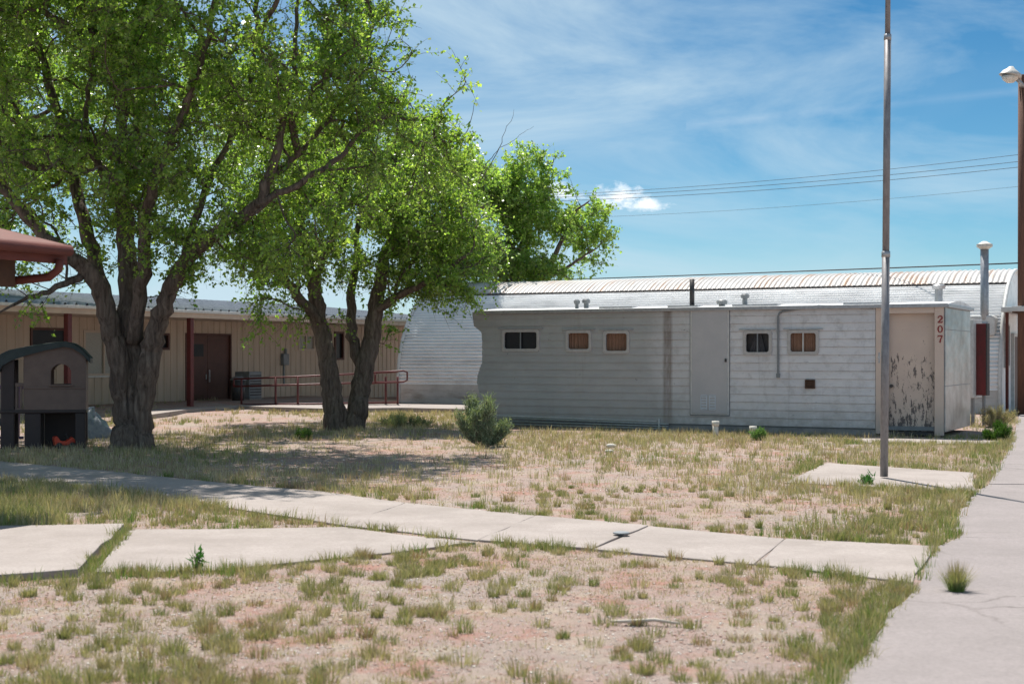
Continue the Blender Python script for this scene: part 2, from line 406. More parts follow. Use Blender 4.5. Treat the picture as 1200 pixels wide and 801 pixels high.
def ragged(z):     # torn, uneven left border of the front sheeting
    pts = [(0,.10),(.35,.03),(.75,-.02),(1.0,-.09),(1.25,-.07),(1.42,.05),(2.0,.05),(2.2,.03),(2.32,-.16),(2.6,-.22),(2.9,-.2)]
    for (a,va),(b,vb) in zip(pts, pts[1:]):
        if a <= z <= b: return lerp(va, vb, (z-a)/(b-a))
    return 0
SID = (z_b, (z_t-z_b)/rows); M['siding'] = m_siding()
front = siding(SL, ST, wins)
front.build('front_siding', M['siding'], T)
# body behind (ends, back, floor, roof edge), open behind the windows
mb = MB(); D = 3.0
mb.box(SL+.12, SR-.02, D-.04, D, .12, z_t)                      # back
mb.box(SL+.12, SL+.16, .01, D-.045, .12, z_t)                   # left end
mb.box(SL+.12, SR-.02, .02, D-.045, .12, .2)                    # floor
mb.box(SL+.12, SR-.05, 1.0, 1.03, .21, z_t-.01)                 # inner partition seen dark through windows
mb.build('body', M['box_grey'], T)
m = MB(); m.box(-.03, 0, .0, D, .1, z_t); eo = m.build('end_wall', M['endmetal'], T, bevel=.01)
m = MB(); m.box(-.005,.006, -.0, D-.0, 1.02, 1.035); m.box(-.005,.006, 0, D, z_t-.5, z_t-.485); m.build('seam_strip', M['box_grey'], eo)
# roof with curved white membrane
m = MB(); n_ = 10
prof = [(lerp(-.06, D+.06, i/n_), z_t+.015+.10*math.sin(math.pi*i/n_)) for i in range(n_+1)]
vs = [(SL-.12, y, z) for y, z in prof]+[(.05, y, z) for y, z in prof]
m.add(vs, [(i, n_+1+i, n_+2+i, i+1) for i in range(n_)]); 
vs = [(SL-.12,y,z_t+.012) for y,z in prof]+[(.05,y,z_t+.012) for y,z in prof]
m.add([(SL-.12,-.06,z_t),(.05,-.06,z_t),(.05,D+.06,z_t),(SL-.12,D+.06,z_t)], [(3,2,1,0)])
m.add([(.05,y,z) for y,z in prof]+[(.05,-.06,z_t),(.05,D+.06,z_t)], [(n_+1,)+tuple(range(n_+1))+(n_+2,)])
m.add([(SL-.12,y,z) for y,z in prof]+[(SL-.12,-.06,z_t),(SL-.12,D+.06,z_t)], [(n_+2,)+tuple(range(n_,-1,-1))+(n_+1,)])
ro = m.build('roof', M['white_roof'], T)
m = MB(); m.box(SL-.13, .055, -.085, -.045, z_t-.05, z_t+.03); m.box(.03,.07,-.04,D+.07,z_t-.05,z_t+.02); m.build('drip_edge', M['galv'], ro, bevel=.008)
for px, w in ((880,.5),(716,.4),(795,.35),(1010,.45)):
    m = MB(); s_ = TR.s(px,0); m.box(s_-w, s_+w, .25, .8, z_t+.03, z_t+.085); m.build('roof_patch', M['galv'], ro)
# stacks
m = MB(); s_ = TR.s(811, -.6); m.cyl(s_, .6, z_t+.05, TR.z(811, 327, -.6), .055); m.build('stack_pipe', M['dark_metal'], T, True)
def vent(px, yt, out, r, mm):
    m = MB(); s_ = TR.s(px, -out); zt = TR.z(px, yt, -out)
    m.cyl(s_, out, z_t+.02, zt-.06, r*.7); m.cyl(s_, out, zt-.1, zt-.03, r*1.1, r*1.25); m.cyl(s_, out, zt-.028, zt, r*1.15, r*.8)
    m.build('roof_vent', mm, T)
vent(873, 344, 1.0, .08, M['box_grey']); vent(846, 351, .5, .1, M['box_grey']); vent(1100, 333, 2.3, .12, M['galv']); vent(676, 351, .5, .06, M['box_grey']); vent(687,350,.6,.08,M['box_grey'])
# windows
for xa,xb,za,zb,kind in wins:
    f = MB(); f.ring_y(rrect(xa-.055,xb+.055,za-.055,zb+.055,.07), rrect(xa+.012,xb-.012,za+.012,zb-.012,.05), -.038, .012)
    fo = f.build('window', M['winframe'], T, bevel=.004)
    h = MB(); h.box(xa-.14, xb+.14, -.05, -.015, zb+.062, zb+.085); h.build('drip_cap', M['galv'], fo)
    if kind in ('dark','cur2','mix'):
        h = MB(); xm = (xa+xb)/2; h.box(xm-.012, xm+.012, -.03, -.004, za+.012, zb-.012); h.build('mullion', M['white_metal'] if kind=='cur2' else M['box_grey'], fo)
    g_ = MB(); g_.box(xa-.02, xb+.02, .03, .036, za-.02, zb+.02)
    # glass: thin clear-ish pane simulated with glossy transparent mix
    g_.build('pane', M.setdefault('pane', None) or M['glass_dark'] if kind == 'dark' else M['glass_dark'], fo) if kind == 'dark' else None
    if kind != 'dark':
        k = 60; vs = []; c = MB()
        if kind == 'mix':
            for i in range(k+1):
                t = i/k; xx = lerp(xa+.05, xb-.1, t); half = abs(t-.5)
                top = zb+.02; bot = za-.02
                vs += [(lerp(xx,(xa+xb)/2,.0), .055+.01*math.sin(t*40), bot), (lerp(xx, (xa+xb)/2, .72), .05+.01*math.sin(t*40), top)]
        else:
            for i in range(k+1):
                t = i/k; xx = lerp(xa-.03, xb+.03, t); yy = .06+.012*math.sin(t*55+math.sin(t*9)*2)
                vs += [(xx, yy, za-.03), (xx, yy, zb+.03)]
        c.add(vs, [(2*i, 2*i+2, 2*i+3, 2*i+1) for i in range(k)])
        c.build('curtain', M['curtain_grey'] if kind == 'mix' else M['curtain'], fo, True)
        c = MB(); c.box(xa-.03,xb+.03,.12,.13,za-.03,zb+.03); c.build('dark_interior', M['dark_metal'], fo)  # dark sheet put in for the shade of the room behind the curtain
# big hatch door panel with louvre plates
xa, xb = TR.s(811.5), TR.s(853); za, zb = TR.z(832,484.5), TR.z(832,363)
m = MB(); m.prism_y(rrect(xa,xb,za,zb,.02,2), -.05, -.016); ho = m.build('hatch_door', M.setdefault('hatch', simple('flat grey door paint', (.46,.455,.46), (.41,.41,.42), 2, .5)), T, bevel=.006)
m = MB(); m.ring_y(rrect(xa-.05,xb+.05,za-.045,zb+.045,.01,2), rrect(xa-.034,xb+.034,za-.022,zb+.028,.01,2), -.030, -.006); m.build('seal', M['box_grey'], ho)
m = MB(); m.ring_y(rrect(xa-.035,xb+.035,za-.02,zb+.03,.01,2), rrect(xa+.004,xb-.004,za+.004,zb-.004,.01,2), -.034, -.006); m.build('hatch_frame', M['white_metal'], ho)
for a, b in ((822,829.5),(832,839.5)):
    m = MB(); A, B = TR.s(a), TR.s(b); z0, z1 = TR.z(830,480), TR.z(830,462.5)
    m.ring_y(rrect(A,B,z0,z1,.01,2), rrect(A+.015,B-.015,z0+.015,z1-.015,.008,2), -.062, -.049)
    for i in range(5):
        zz = lerp(z0+.03, z1-.05, i/4); m.box(A+.016, B-.016, -.060, -.051, zz, zz+.022)
    m.build('louvre', M['louvre_blue'], ho)
m = MB(); m.box(TR.s(850.5),TR.s(852.5),-.075,-.05,TR.z(851,424),TR.z(851,420)); m.build('handle', M['dark_metal'], ho)
# conduit
m = MB(); sx = TR.s(912.5); zt, zb_ = TR.z(912,366), TR.z(912,439)
m.tube([(sx,-.045,zb_),(sx,-.045,zt-.08),(sx+.03,-.045,zt-.02),(sx+.1,-.045,zt+.02),(TR.s(960),-.045,TR.z(960,358)),(TR.s(1024),-.05,TR.z(1024,361))], .022, 8)
m.box(sx-.035,sx+.035,-.07,-.012,zb_-.06,zb_+.03); m.build('conduit', M['box_grey'], T)
m = MB(); A,B = TR.s(944),TR.s(955.5); z0,z1 = TR.z(949,455),TR.z(949,444.5)
m.ring_y(rrect(A,B,z0,z1,.01,2), rrect(A+.02,B-.02,z0+.02,z1-.02,.01,2), -.06, -.012); m.box(A+.01,B-.01,-.03,-.014,z0+.01,z1-.01)
for i in range(3): zz = lerp(z0+.035,z1-.05,i/2); m.box(A+.02,B-.02,-.055,-.032,zz,zz+.012)
m.build('exhaust_vent', M['soffit'], T)
# lower skirting / chassis
m = MB(); m.box(SL+.05, ST, .03, .05, -.1, z_b+.03); m.build('skirting', M.setdefault('skirt', simple('stained skirting', (.38,.36,.35), (.25,.24,.24), 3, .7)), T)
m = MB()
for i in range(3): m.tube([(SL+.08,-.03,.05+.075*i),(TR.s(784),-.03,.03+.05*i)], .022, 6)
m.build('chassis_rail', M['galv'], T)
m = MB(); m.tube([(SL+.08,-.03,TR.z(570,486)),(TR.s(770),-.03,TR.z(770,493.5))], .012, 6); m.tube([(TR.s(773),-.04,-.02),(TR.s(773),-.04,TR.z(773,490))],.02,6); m.build('seam_pipe', M['white_metal'], T)
# tan entry bay
fl, dl, dr = TR.s(1026.5), TR.s(1040), TR.s(1095.5)
m = MB(); m.box(fl, dl, -.03, .04, .04, z_t); m.box(dl, dr, -.03, .04, TR.z(1068,367), z_t); m.build('door_surround', M['tan'], T, bevel=.006)
m = MB(); m.box(dr, -.0305, -.045, .04, .03, z_t); po = m.build('corner_post', M['tan'], T, bevel=.01)
m = MB(); m.box(dl+.002, dr-.002, .12, .16, .1, TR.z(1068,367)); do = m.build('door', M['peel'], T)
m = MB(); m.box(dl, dr, .0, .16, .02, .098); m.build('threshold', M['dark_metal'], T)
m = MB(); m.tube([(dl+.07,.12,1.02),(dl+.07,.05,1.02)], [.02,.035], 12); m.build('handle', M['dark_metal'], do)
# numerals
def num_part(ch, cx, cz, w, h):
    m = MB(); y0, y1 = -.055, -.0455
    def strip(pts, ws):
        L = []; R_ = []
        for i, p in enumerate(pts):
            a = pts[max(0,i-1)]; b = pts[min(len(pts)-1,i+1)]; dx, dz = b[0]-a[0], b[1]-a[1]; q = math.hypot(dx,dz)
            nx, nz = -dz/q, dx/q; L.append((p[0]+nx*ws[i], p[1]+nz*ws[i])); R_.append((p[0]-nx*ws[i], p[1]-nz*ws[i]))
        for i in range(len(pts)-1):
            q = [R_[i],R_[i+1],L[i+1],L[i]]; m.prism_y([(cx+x*w, cz+z*h) for x, z in q], y0, y1)
    if ch == '0':
        k = 20; O = [(cx+w*.5*math.cos(2*math.pi*i/k), cz+h*.5*math.sin(2*math.pi*i/k)) for i in range(k)]
        I = [(cx+w*.24*math.cos(2*math.pi*i/k), cz+h*.40*math.sin(2*math.pi*i/k)) for i in range(k)]; m.ring_y(O, I, y0, y1)
    elif ch == '2':
        arc = [(.36*math.cos(a), .22+.22*math.sin(a)) for a in np.linspace(math.radians(175), math.radians(-35), 10)]
        strip([(-.36,.16)]+arc+[(-.02,-.15),(-.36,-.40)], [.12]+list(np.linspace(.06,.13,10))+[.09,.06])
        strip([(-.42,-.43),(.36,-.43),(.42,-.22)], [.075,.09,.05])
    else:
        strip([(-.42,.22),(-.38,.42),(.42,.42)], [.06,.08,.08]); strip([(.40,.42),(.1,.0),(-.05,-.5)], [.07,.10,.14])
    m.build('number', M['red_paint'], po)
cx = TR.s(1102.3)
for ch, py in (('2',374),('0',385.5),('7',397)):
    num_part(ch, cx, TR.z(1102,py), .11, .145)
# ------------------------------------------------------------------ quonset hut
Q = empty('quonset_hut', (QN.o[0], QN.o[1], 0), -AL, 'silver corrugated arched metal hut behind the grey trailer', 'hut')
R = 3.4; H0 = .77; QL = QN.s(467); 
def arcpt(th, r): return (R-r*math.cos(th), H0+r*math.sin(th))
def corr_profile(th0, th1, per=.118, amp=.044, r=R, spp=8):
    n = int(abs(th1-th0)*r/per*spp); out = []
    for i in range(n+1):
        th = lerp(th0, th1, i/n); out.append(arcpt(th, r+amp*math.sin(2*math.pi*(th-th0)*r/per)))
    return out
def sweep(prof, x0, x1, nx=2):
    m = MB(); k = len(prof); vs = []
    for j in range(nx): vs += [(lerp(x0,x1,j/(nx-1)), y, z) for y, z in prof]
    m.add(vs, [(j*k+i, (j+1)*k+i, (j+1)*k+i+1, j*k+i+1) for j in range(nx-1) for i in range(k-1)]); return m
pf = [(0, .66), (-.0, .7)]+[(.018*math.sin(2*math.pi*(i/8))-.0, .70+(.07)*i/8) for i in range(9)]
pf = pf+corr_profile(0, math.pi)
sweep(pf, QL, 0).build('shell', M['quonset'], Q, True)
m = MB(); m.box(QL+.02, -.02, .03, .09, -.3, .68)
for z in (.02,.24,.46): m.box(QL+.02, -.02, .015+.0, .03, z, z+.205)
m.build('stem_wall', M['stem'], Q)
m = MB(); m.box(QL+.02,-.02,2*R-.09,2*R-.03,-.3,.9); m.build('rear_stem_wall', M['stem'], Q)
# cross-ribbed ridge cap
k = 0; m = MB(); nx = int((-QL+.1)/.16*6); thn = 24; vs = []
for j in range(nx+1):
    x = lerp(QL-.05, .06, j/nx); off = .06+.028*math.sin(2*math.pi*(x-QL)/.16)
    for i in range(thn+1): y, z = arcpt(math.radians(lerp(60,120,i/thn)), R+off); vs.append((x,y,z))
kk = thn+1
m.add(vs, [(j*kk+i,(j+1)*kk+i,(j+1)*kk+i+1,j*kk+i+1) for j in range(nx) for i in range(thn)]); m.build('ridge_cap', M['quonset_cap'], Q, True)
y, z = arcpt(math.radians(59.6), R+.05); m = MB(); m.tube([(QL,y,z),(.02,y,z)], .03, 6); m.build('lap_shadow', M['dark_metal'], Q)  # dark tube put in for the shade line under the cap's lap
# end rims and end walls
for x in (QL, 0.0):
    m = MB(); pts = [(x, 0, .0),(x,0,.4)]+[(x, *arcpt(math.radians(a), R+.03)) for a in range(0,181,6)]+[(x,2*R,.4),(x,2*R,0)]
    m.tube(pts, .06, 8); m.build('end_rim', M['white_metal'], Q, True)
    m = MB(); k_ = 60; vs = []; fs = []
    for i in range(k_+1):   # vertical ribbed end wall, columns
        for j in (0, 1):
            y = lerp(.05, 2*R-.05, i/k_); top = H0+math.sqrt(max(0, R*R-(y-R)**2))-.02
            vs.append((x+(-.03 if x == 0 else .03)+.012*math.sin(i*math.pi), y, -.2 if j == 0 else top))
    m.add(vs, [(2*i,2*i+2,2*i+3,2*i+1) for i in range(k_)]); m.build('end_wall', M['quonset'], Q)
# end door, window and trim on the right end
def endbox(y0,y1,z0,z1,name,mm,out=.05,par=None):
    m = MB(); m.box(-.028, out, y0, y1, z0, z1); return m.build(name, mm, par or Q, bevel=.006)
wd = endbox(1.0,1.7,1.35,2.5,'end_window',M['glass_dark'],.0); 
m = MB()
for a in ((.94,1.0,1.29,2.56),(1.7,1.76,1.29,2.56)): m.box(-.028,.03,*a)
m.box(-.028,.03,1.0,1.7,2.5,2.56); m.box(-.028,.03,1.0,1.7,1.29,1.35); m.build('window_frame', M['white_metal'], wd)
dd = endbox(2.5,3.5,.05,2.2,'end_door',M['doorbrown'],.03)
m = MB(); m.box(-.028,.06,2.4,2.5,0,2.3); m.box(-.028,.06,3.5,3.6,0,2.3); m.box(-.028,.06,2.5,3.5,2.2,2.3); m.build('door_frame', M['white_metal'], dd)
m = MB(); m.box(.10,.17,.3,.46,0,2.85); m.build('trim_post', M['rust_red'], Q)
# canopy
m = MB(); m.box(.02,1.9,.03,3.8,2.86,3.0); m.box(.38,1.9,-.5,.03,2.86,3.0); co_ = m.build('canopy', M['white_metal'], Q, bevel=.01)
m = MB(); m.box(.38,1.9,-.45,3.7,2.82,2.858); m.build('canopy_soffit', M['soffit'], co_)
m = MB(); m.box(1.0,1.08,-.42,-.34,0,2.82); m.build('canopy_post', M['white_metal'], co_)
# flue on the hut's side
zc = 2.55; th = math.asin((zc-H0)/R); sy, sz = arcpt(th, R)
sx = QN.s(1156, -sy)
m = MB(); m.prism_y(rrect(sx-.42,sx+.30,sz-.35,sz+.22,.1,3), sy-.45, sy+.35); m.build('flue_flashing', M['white_metal'], Q, bevel=.04)
m = MB(); ztop = QN.z(1156, 291, -sy+.35); yy = sy-.35
m.tube([(sx,yy+.4,sz-.1),(sx,yy+.05,sz-.02),(sx,yy,sz+.12),(sx,yy,ztop)], .115, 16)
m.tube([(sx,yy+.05,sz-.05),(sx,yy-.01,sz+.08)], .16, 12); fo = m.build('flue_pipe', M['galv'], Q, True)
m = MB(); m.tube([(sx,yy,ztop-.02),(sx,yy,ztop+.05)], [.12,.22], 18); m.tube([(sx,yy,ztop+.05),(sx,yy,ztop+.12)], .22, 18); m.tube([(sx,yy,ztop+.12),(sx,yy,ztop+.2)], [.2,.06], 18)
m.build('flue_cap', M['pvc'], fo)
# utility cabinet between trailer and hut
c0 = G(1146, 499); CB = empty('utility_cabinet', (c0.x, c0.y, 0), -AL-.35, 'tall white utility board with maroon panel on thin posts behind the trailer corner', 'cabinet')
def hz(py): return CH-(py-HZ)/F*c0.y
m = MB(); m.box(-.25,-.062,-.10,.3,hz(466),hz(374)); m.build('side_board', M['white_metal'], CB, bevel=.01)
m = MB(); m.box(-.06,.20,.02,.08,hz(463),hz(379)); m.build('panel', M['maroon_panel'], CB, bevel=.005)
m = MB(); m.box(.20,.23,.0,.12,hz(463),hz(379)); m.build('edge_strip', M['dark_metal'], CB)
for x in (-.2, .08):
    m = MB(); m.box(x-.03,x+.03,.1,.16,-.1,hz(463)); m.build('post', M['box_grey'], CB)
m = MB(); m.tube([(-.42,.1,-.05),(-.42,.1,.5),(-.40,.1,.75),(-.48,.1,1.0),(-.5,.1,hz(365))], .02, 6); m.box(-.5,-.34,.04,.16,.42,.58); m.build('riser_conduit', M['dark_metal'], CB)
# ------------------------------------------------------------------ beige building (left)
B = empty('beige_building', (WL.o[0], WL.o[1], 0), WL.a, 'long beige ribbed-wall building with low grey roof and brown double doors behind the trees', 'building')
L0 = WL.s(-160); L1 = WL.s(500)
EZ = WL.z(222,366,2.5)
d0, d1 = WL.s(217), WL.s(271); dz0 = WL.z(244,469); dz1 = WL.z(244,390.5)
holes = [(d0,d1,dz0-.3,dz1,'door')]
for a,b,c,d,k in ((37,78,386,421,'dark'),(99,136,389,438,'blind'),(152,162,390,414,'dark'),(188,197,392,408,'dark'),(350,368,393,409,'small'),(393,402,390,420,'dark')):
    x0_, x1_ = WL.s(a), WL.s(b); mm = (a+b)/2
    holes.append((x0_, x1_, WL.z(mm,d), WL.z(mm,c), k))
m = MB()                                   # ribbed wall with openings
xs = []; x = L0
while x < L1: xs += [(x,0),(x+.20,0),(x+.215,.022),(x+.285,.022),(x+.30,0)]; x += .305
hs = sorted({h for q in holes for h in q[:2]})
def rib(xq):
    for (a,ya),(b,yb) in zip(xs, xs[1:]):
        if a <= xq <= b: return lerp(ya,yb,(xq-a)/max(b-a,1e-6))
    return 0
cutx = sorted(set([a for a,_ in xs])|set(hs))
WT = EZ+.05
for a, b in zip(cutx, cutx[1:]):
    xm = (a+b)/2
    hh = [q for q in holes if q[0] < xm < q[1]]
    zs = [(-.2, WT)]
    if hh: q = hh[0]; zs = [(-.2, q[2]), (q[3], WT)]
    for z0, z1 in zs:
        if z1 > z0: m.add([(a,rib(a),z0),(b,rib(b),z0),(b,rib(b),z1),(a,rib(a),z1)], [(0,1,2,3)])
m.build('wall', M['beige'], B)
m = MB(); m.box(L0,L1,12.9,13,-.2,WT); m.box(L0,L0+.1,.05,12.88,-.2,WT); m.box(L1-.1,L1,.05,12.88,-.2,WT); m.build('rear_wall', M['beige'], B)
for x0_,x1_,z0,z1,k in holes:
    if k == 'door':
        xm = (x0_+x1_)/2
        for a, b, s_ in ((x0_+.06, xm-.006, 1), (xm+.006, x1_-.06, -1)):
            m = MB(); m.box(a,b,.05,.1,z0-.3+.32,z1-.06); o = m.build('door', M['doorbrown'], B, bevel=.006)
            if s_ == 1:
                m = MB(); m.box(a+.32,b-.2,.045,.052,z1-.75,z1-.35); m.build('pane', M['glass_dark'], o)
            if s_ == 1:
                m = MB(); m.box(a+.25,b-.2,.04,.051,z0+.2,z0+.5)
                for i in range(5): m.box(a+.25,b-.2,.03,.04,z0+.22+.055*i,z0+.24+.055*i)
                m.build('louvre', M['soffit'], o)
            hx = (xm-.08) if s_ == 1 else (xm+.08)
            m = MB(); m.box(hx-.025,hx+.025,.02,.05,z0+.9,z0+1.3) if s_ == -1 else m.box(hx-.02,hx+.02,.03,.05,z0+1.0,z0+1.15); m.build('handle', M['galv'], o)
        m = MB(); m.box(x0_,x0_+.055,-.02,.12,z0,z1); m.box(x1_-.055,x1_,-.02,.12,z0,z1); m.box(x0_+.056,x1_-.056,-.02,.12,z1-.055,z1); m.build('door_frame', M['doorbrown'], B)
    else:
        m = MB(); t = .05
        m.ring_y([(x0_-t,z0-t),(x1_+t,z0-t),(x1_+t,z1+t),(x0_-t,z1+t)], [(x0_+.02,z0+.02),(x1_-.02,z0+.02),(x1_-.02,z1-.02),(x0_+.02,z1-.02)], -.03, .05)
        if k in ('blind','small'):
            xm = lerp(x0_,x1_,.62 if k == 'blind' else .5); m.box(xm-.03,xm+.03,-.01,.04,z0+.02,z1-.02)
        fo = m.build('window', M['trim'] if k != 'dark' else M['doorbrown'], B)
        m = MB(); m.box(x0_,x1_,.055,.065,z0,z1); m.build('pane', M['blind'] if k in ('blind','small') else M['glass_dark'], fo)
        if k == 'blind': m = MB(); m.box(x0_-.08,x1_+.08,-.06,-.031,z0-.1,z0-.05); m.build('sill', M['white_metal'], fo)
# roof
m = MB(); yE = -2.62; rise = .80; yR = 6.2; x = L0-.4; pr = []
while x < L1+.3: pr += [(x,0),(x+.04,.07),(x+.08,.07),(x+.12,0),(x+.36,0)]; x += .4
nseg = 10; vs = []
for xx, o_ in pr:
    for j in range(nseg+1):
        t = j/nseg; vs.append((xx, lerp(yE,yR,t), EZ+.06+rise*t+o_))
    
kk = nseg+1
m.add(vs, [(i*kk+j,(i+1)*kk+j,(i+1)*kk+j+1,i*kk+j+1) for i in range(len(pr)-1) for j in range(nseg)])
m.add([(L0-.4,yR,EZ+.06+rise),(L1+.3,yR,EZ+.06+rise),(L1+.3,13.3,EZ-.1),(L0-.4,13.3,EZ-.1)], [(0,1,2,3)])
ro = m.build('roof', M['roof_metal'], B)
m = MB(); m.box(L0-.4,L1+.3,yE-.02,yE+.03,EZ-.16,EZ+.045); m.build('fascia', M['trim'], ro)
m = MB(); m.box(L0-.4,L1+.3,yE-.1,yE-.021,EZ-.02,EZ+.062); m.build('gutter', M['white_metal'], ro, bevel=.01)
m = MB(); m.box(L0-.4,L1+.3,yE+.031,-.02,EZ-.14,EZ-.11); m.build('soffit', M['trim'], ro)
for px in (79, 222.5):
    s_ = WL.s(px, 2.45); m = MB(); m.box(s_-.075,s_+.075,-2.54,-2.39,-.2,EZ-.161); m.build('post', M['maroon'], B, bevel=.008)
# wall boxes
m = MB(); s_ = WL.s(332); z_ = WL.z(332,421); m.box(s_-.16,s_+.16,-.14,-.0,z_-.2,z_+.2)
m.box(s_-.03,s_+.03,-.05,-.0,z_-.9,z_-.201); m.tube([(s_+.05,-.07,z_+.2),(s_+.05,-.07,z_+.38)],.05,8); m.build('meter_box', M['box_grey'], B, bevel=.01)
m = MB(); s_ = WL.s(290); 
ac = empty('air_conditioner', (*(Vector(WL.o)+Vector(V)*WL.s(291,.9)+Vector(U)*.9),.19), WL.a, 'grey box-shaped cooling unit on the ground beside the brown double doors', 'cooling unit')
m.box(-.33,.33,-.3,.3,.05,.92); m.build('casing', M['box_grey'], ac, bevel=.02)
m = MB()
for i in range(8): m.box(-.29,.29,-.315,-.301,.14+.09*i,.18+.09*i)
m.build('grille', M['dark_metal'], ac); m = MB(); m.box(-.36,.36,-.33,.33,0,.045); m.build('base', M['concrete'], ac)
bn = empty('waste_bin', (*(Vector(WL.o)+Vector(V)*WL.s(279,1.5)+Vector(U)*1.5),.15), WL.a, 'small dark waste bin beside the end of the maroon handrail', 'bin')
m = MB(); m.tube([(0,0,0),(0,0,.7)],[.19,.24],16); m.build('barrel', M['dark_metal'], bn, True); m = MB(); m.tube([(0,0,.7),(0,0,.74),(0,0,.82)],[.26,.26,.12],16); m.build('lid', M['box_grey'], bn)
# ------------------------------------------------------------------ maroon ramp handrail
RZ = 44.0; ra = P(283,476,RZ); HR = empty('ramp_handrail', (ra.x, RZ, 0), 0, 'maroon pipe handrail along the ramp in front of the beige building', 'handrail')
sc = RZ/F
def hx(px): return (px-283)*sc
def hzz(py): return CH-(py-HZ)*sc
posts = [283,323,349,393,430,452,466]
for px in posts:
    m = MB(); m.tube([(hx(px),0,-.1),(hx(px),0,hzz(441 if px > 300 else 444))], .033, 8); m.build('post', M['maroon'], HR, True)
for y0,y1,nm in ((444,435.5,'top_rail'),(452.5,447,'mid_rail'),(474,471.5,'bottom_rail')):
    m = MB(); m.tube([(hx(274 if nm!='bottom_rail' else 283),0,hzz(y0)),(hx(349),0,hzz(lerp(y0,y1,.35))),(hx(466),0,hzz(y1))], .028, 8); m.build(nm, M['maroon'], HR, True)
m = MB(); m.tube([(hx(274),0,hzz(444)),(hx(274),0,hzz(453))],.03,8); m.build('end_loop', M['maroon'], HR, True); m = MB(); m.tube([(hx(430),-.3,hzz(437)),(hx(474),-.3,hzz(434)),(hx(478),-.3,hzz(436)),(hx(478),-.3,hzz(445)),(hx(474),-.3,hzz(447)),(hx(430),-.3,hzz(449))],.028,8)
m.tube([(hx(441),-.32,hzz(437)),(hx(441),-.32,hzz(448))],.03,8); m.tube([(hx(466),0,hzz(436)),(hx(466),-.3,hzz(434.5))],.025,8); m.tube([(hx(466),0,hzz(448)),(hx(466),-.3,hzz(447.5))],.025,8); m.build('end_loop', M['maroon'], HR, True)
m = MB(); m.box(hx(430),hx(466),-.1,.1,-.1,.14); m.build('kerb', M['concrete'], HR)
# ------------------------------------------------------------------ flagpole
fb = G(1036,558,.03); fl_ = empty('flagpole', (fb.x, fb.y, .03), 0, 'tall thin grey steel flagpole on a small concrete slab', 'flagpole')
top = P(1041.5,-120,fb.y)-fb
m = MB(); zj1 = CH-.03-(297-HZ)/F*fb.y; zj2 = CH-.03-(43-HZ)/F*fb.y
def fp(z): return (top.x*z/top.z, 0, z)
m.tube([fp(-.0),fp(zj1)], .052, 20); m.build('lower_pole', M['steel_pole'], fl_, True)
m = MB(); m.tube([fp(zj1),fp(zj2)], [.046,.046], 20); m.build('middle_pole', M['steel_pole'], fl_, True)
m = MB(); m.tube([fp(zj2),fp(top.z)], [.036,.03], 16); m.tube([fp(top.z),fp(top.z+.04),fp(top.z+.1),fp(top.z+.14)],[.03,.07,.07,.01],16); m.build('upper_pole', M['steel_pole'], fl_, True)
for z, r in ((zj1,.058),(zj2,.05)):
    m = MB(); m.tube([fp(z-.05),fp(z+.03)], r, 16); m.build('collar', M['galv'], fl_, True)
m = MB(); zc_ = CH-.03-(425-HZ)/F*fb.y; m.tube([(-.07,-.02,zc_),(-.07,-.02,zc_+.14)],.012,8); m.tube([(-.05,-.02,zc_+.07),(-.09,-.02,zc_+.07)],.012,6); m.build('cleat', M['galv'], fl_)
# ------------------------------------------------------------------ utility pole with lamp, wires
pp = P(1198,0,39.5); UP = empty('utility_pole', (pp.x, pp.y, 0), 0, 'tall brown wooden utility pole at the right end of the hut', 'pole')
ht = CH-(88-HZ)/F*39.5
m = MB(); m.tube([(0,0,-.3),(0,0,ht*.5),(0,0,ht)], [.13,.12,.11], 16); m.build('shaft', M['wood'], UP, True)
ks = 39.5/F
def lp(px,py,y=-.2): return ((px-1198)*ks, y, CH-(py-HZ)*ks)
LM = empty('area_lamp', (pp.x, pp.y, 0), 0, 'pale grey dish-shaped lamp on a short arm atop the wooden pole', 'lamp')
m = MB(); m.tube([lp(1197,102,-.1),lp(1194,100),lp(1188,94)], .055, 8); m.build('arm', M['galv'], LM, True)
c = Vector(lp(1181,90)); m = MB()
m.tube([c+Vector((.02,0,.24)),c+Vector((.02,0,.17)),c+Vector((.0,0,.12)),c+Vector((0,0,.02)),c+Vector((-.01,0,-.02))],[.06,.12,.20,.30,.30],18); m.build('lamp_housing', M['lamp'], LM, True)
m = MB(); m.tube([c+Vector((0,0,-.02)),c+Vector((0,0,-.12)),c+Vector((0,0,-.2))],[.24,.2,.1],18); m.build('lens', M['pvc'], LM, True)
def wire(a, b, sag, r, label, grp=None):
    pts = [a.lerp(b, t/24)-Vector((0,0,sag*4*(t/24)*(1-t/24))) for t in range(25)]
    m = MB(); m.tube(pts, r, 5); tag(m.build('power_line', M['wire'], None, True), label, 'cable', grp)
wire(P(1198,308,39.4), P(420,335,75), .03, .02, 'lowest dark cable running just above the hut roof to the wooden pole', 'overhead cables')
for i, (yr, yl, r) in enumerate(((169,232,.014),(178,234,.016),(185,238,.016),(208,258,.009))):
    lab = ['topmost of the thin cables crossing the sky','second from top of the thin cables in the sky','third from top of the thin cables in the sky','faint thin cable below the three grouped sky cables'][i]
    wire(P(1290,yr,85), P(560,yl,100), .5, r, lab, 'overhead cables')
# ------------------------------------------------------------------ red porch roof at left
PR = empty('porch_roof', (0,0,0), 0, 'barn red eave corner with gutter jutting in at the left edge', 'porch roof')
zc = 15.0; e1 = P(76,292,zc); dv = Vector((V[0],V[1],0)); du = Vector((U[0],U[1],0))
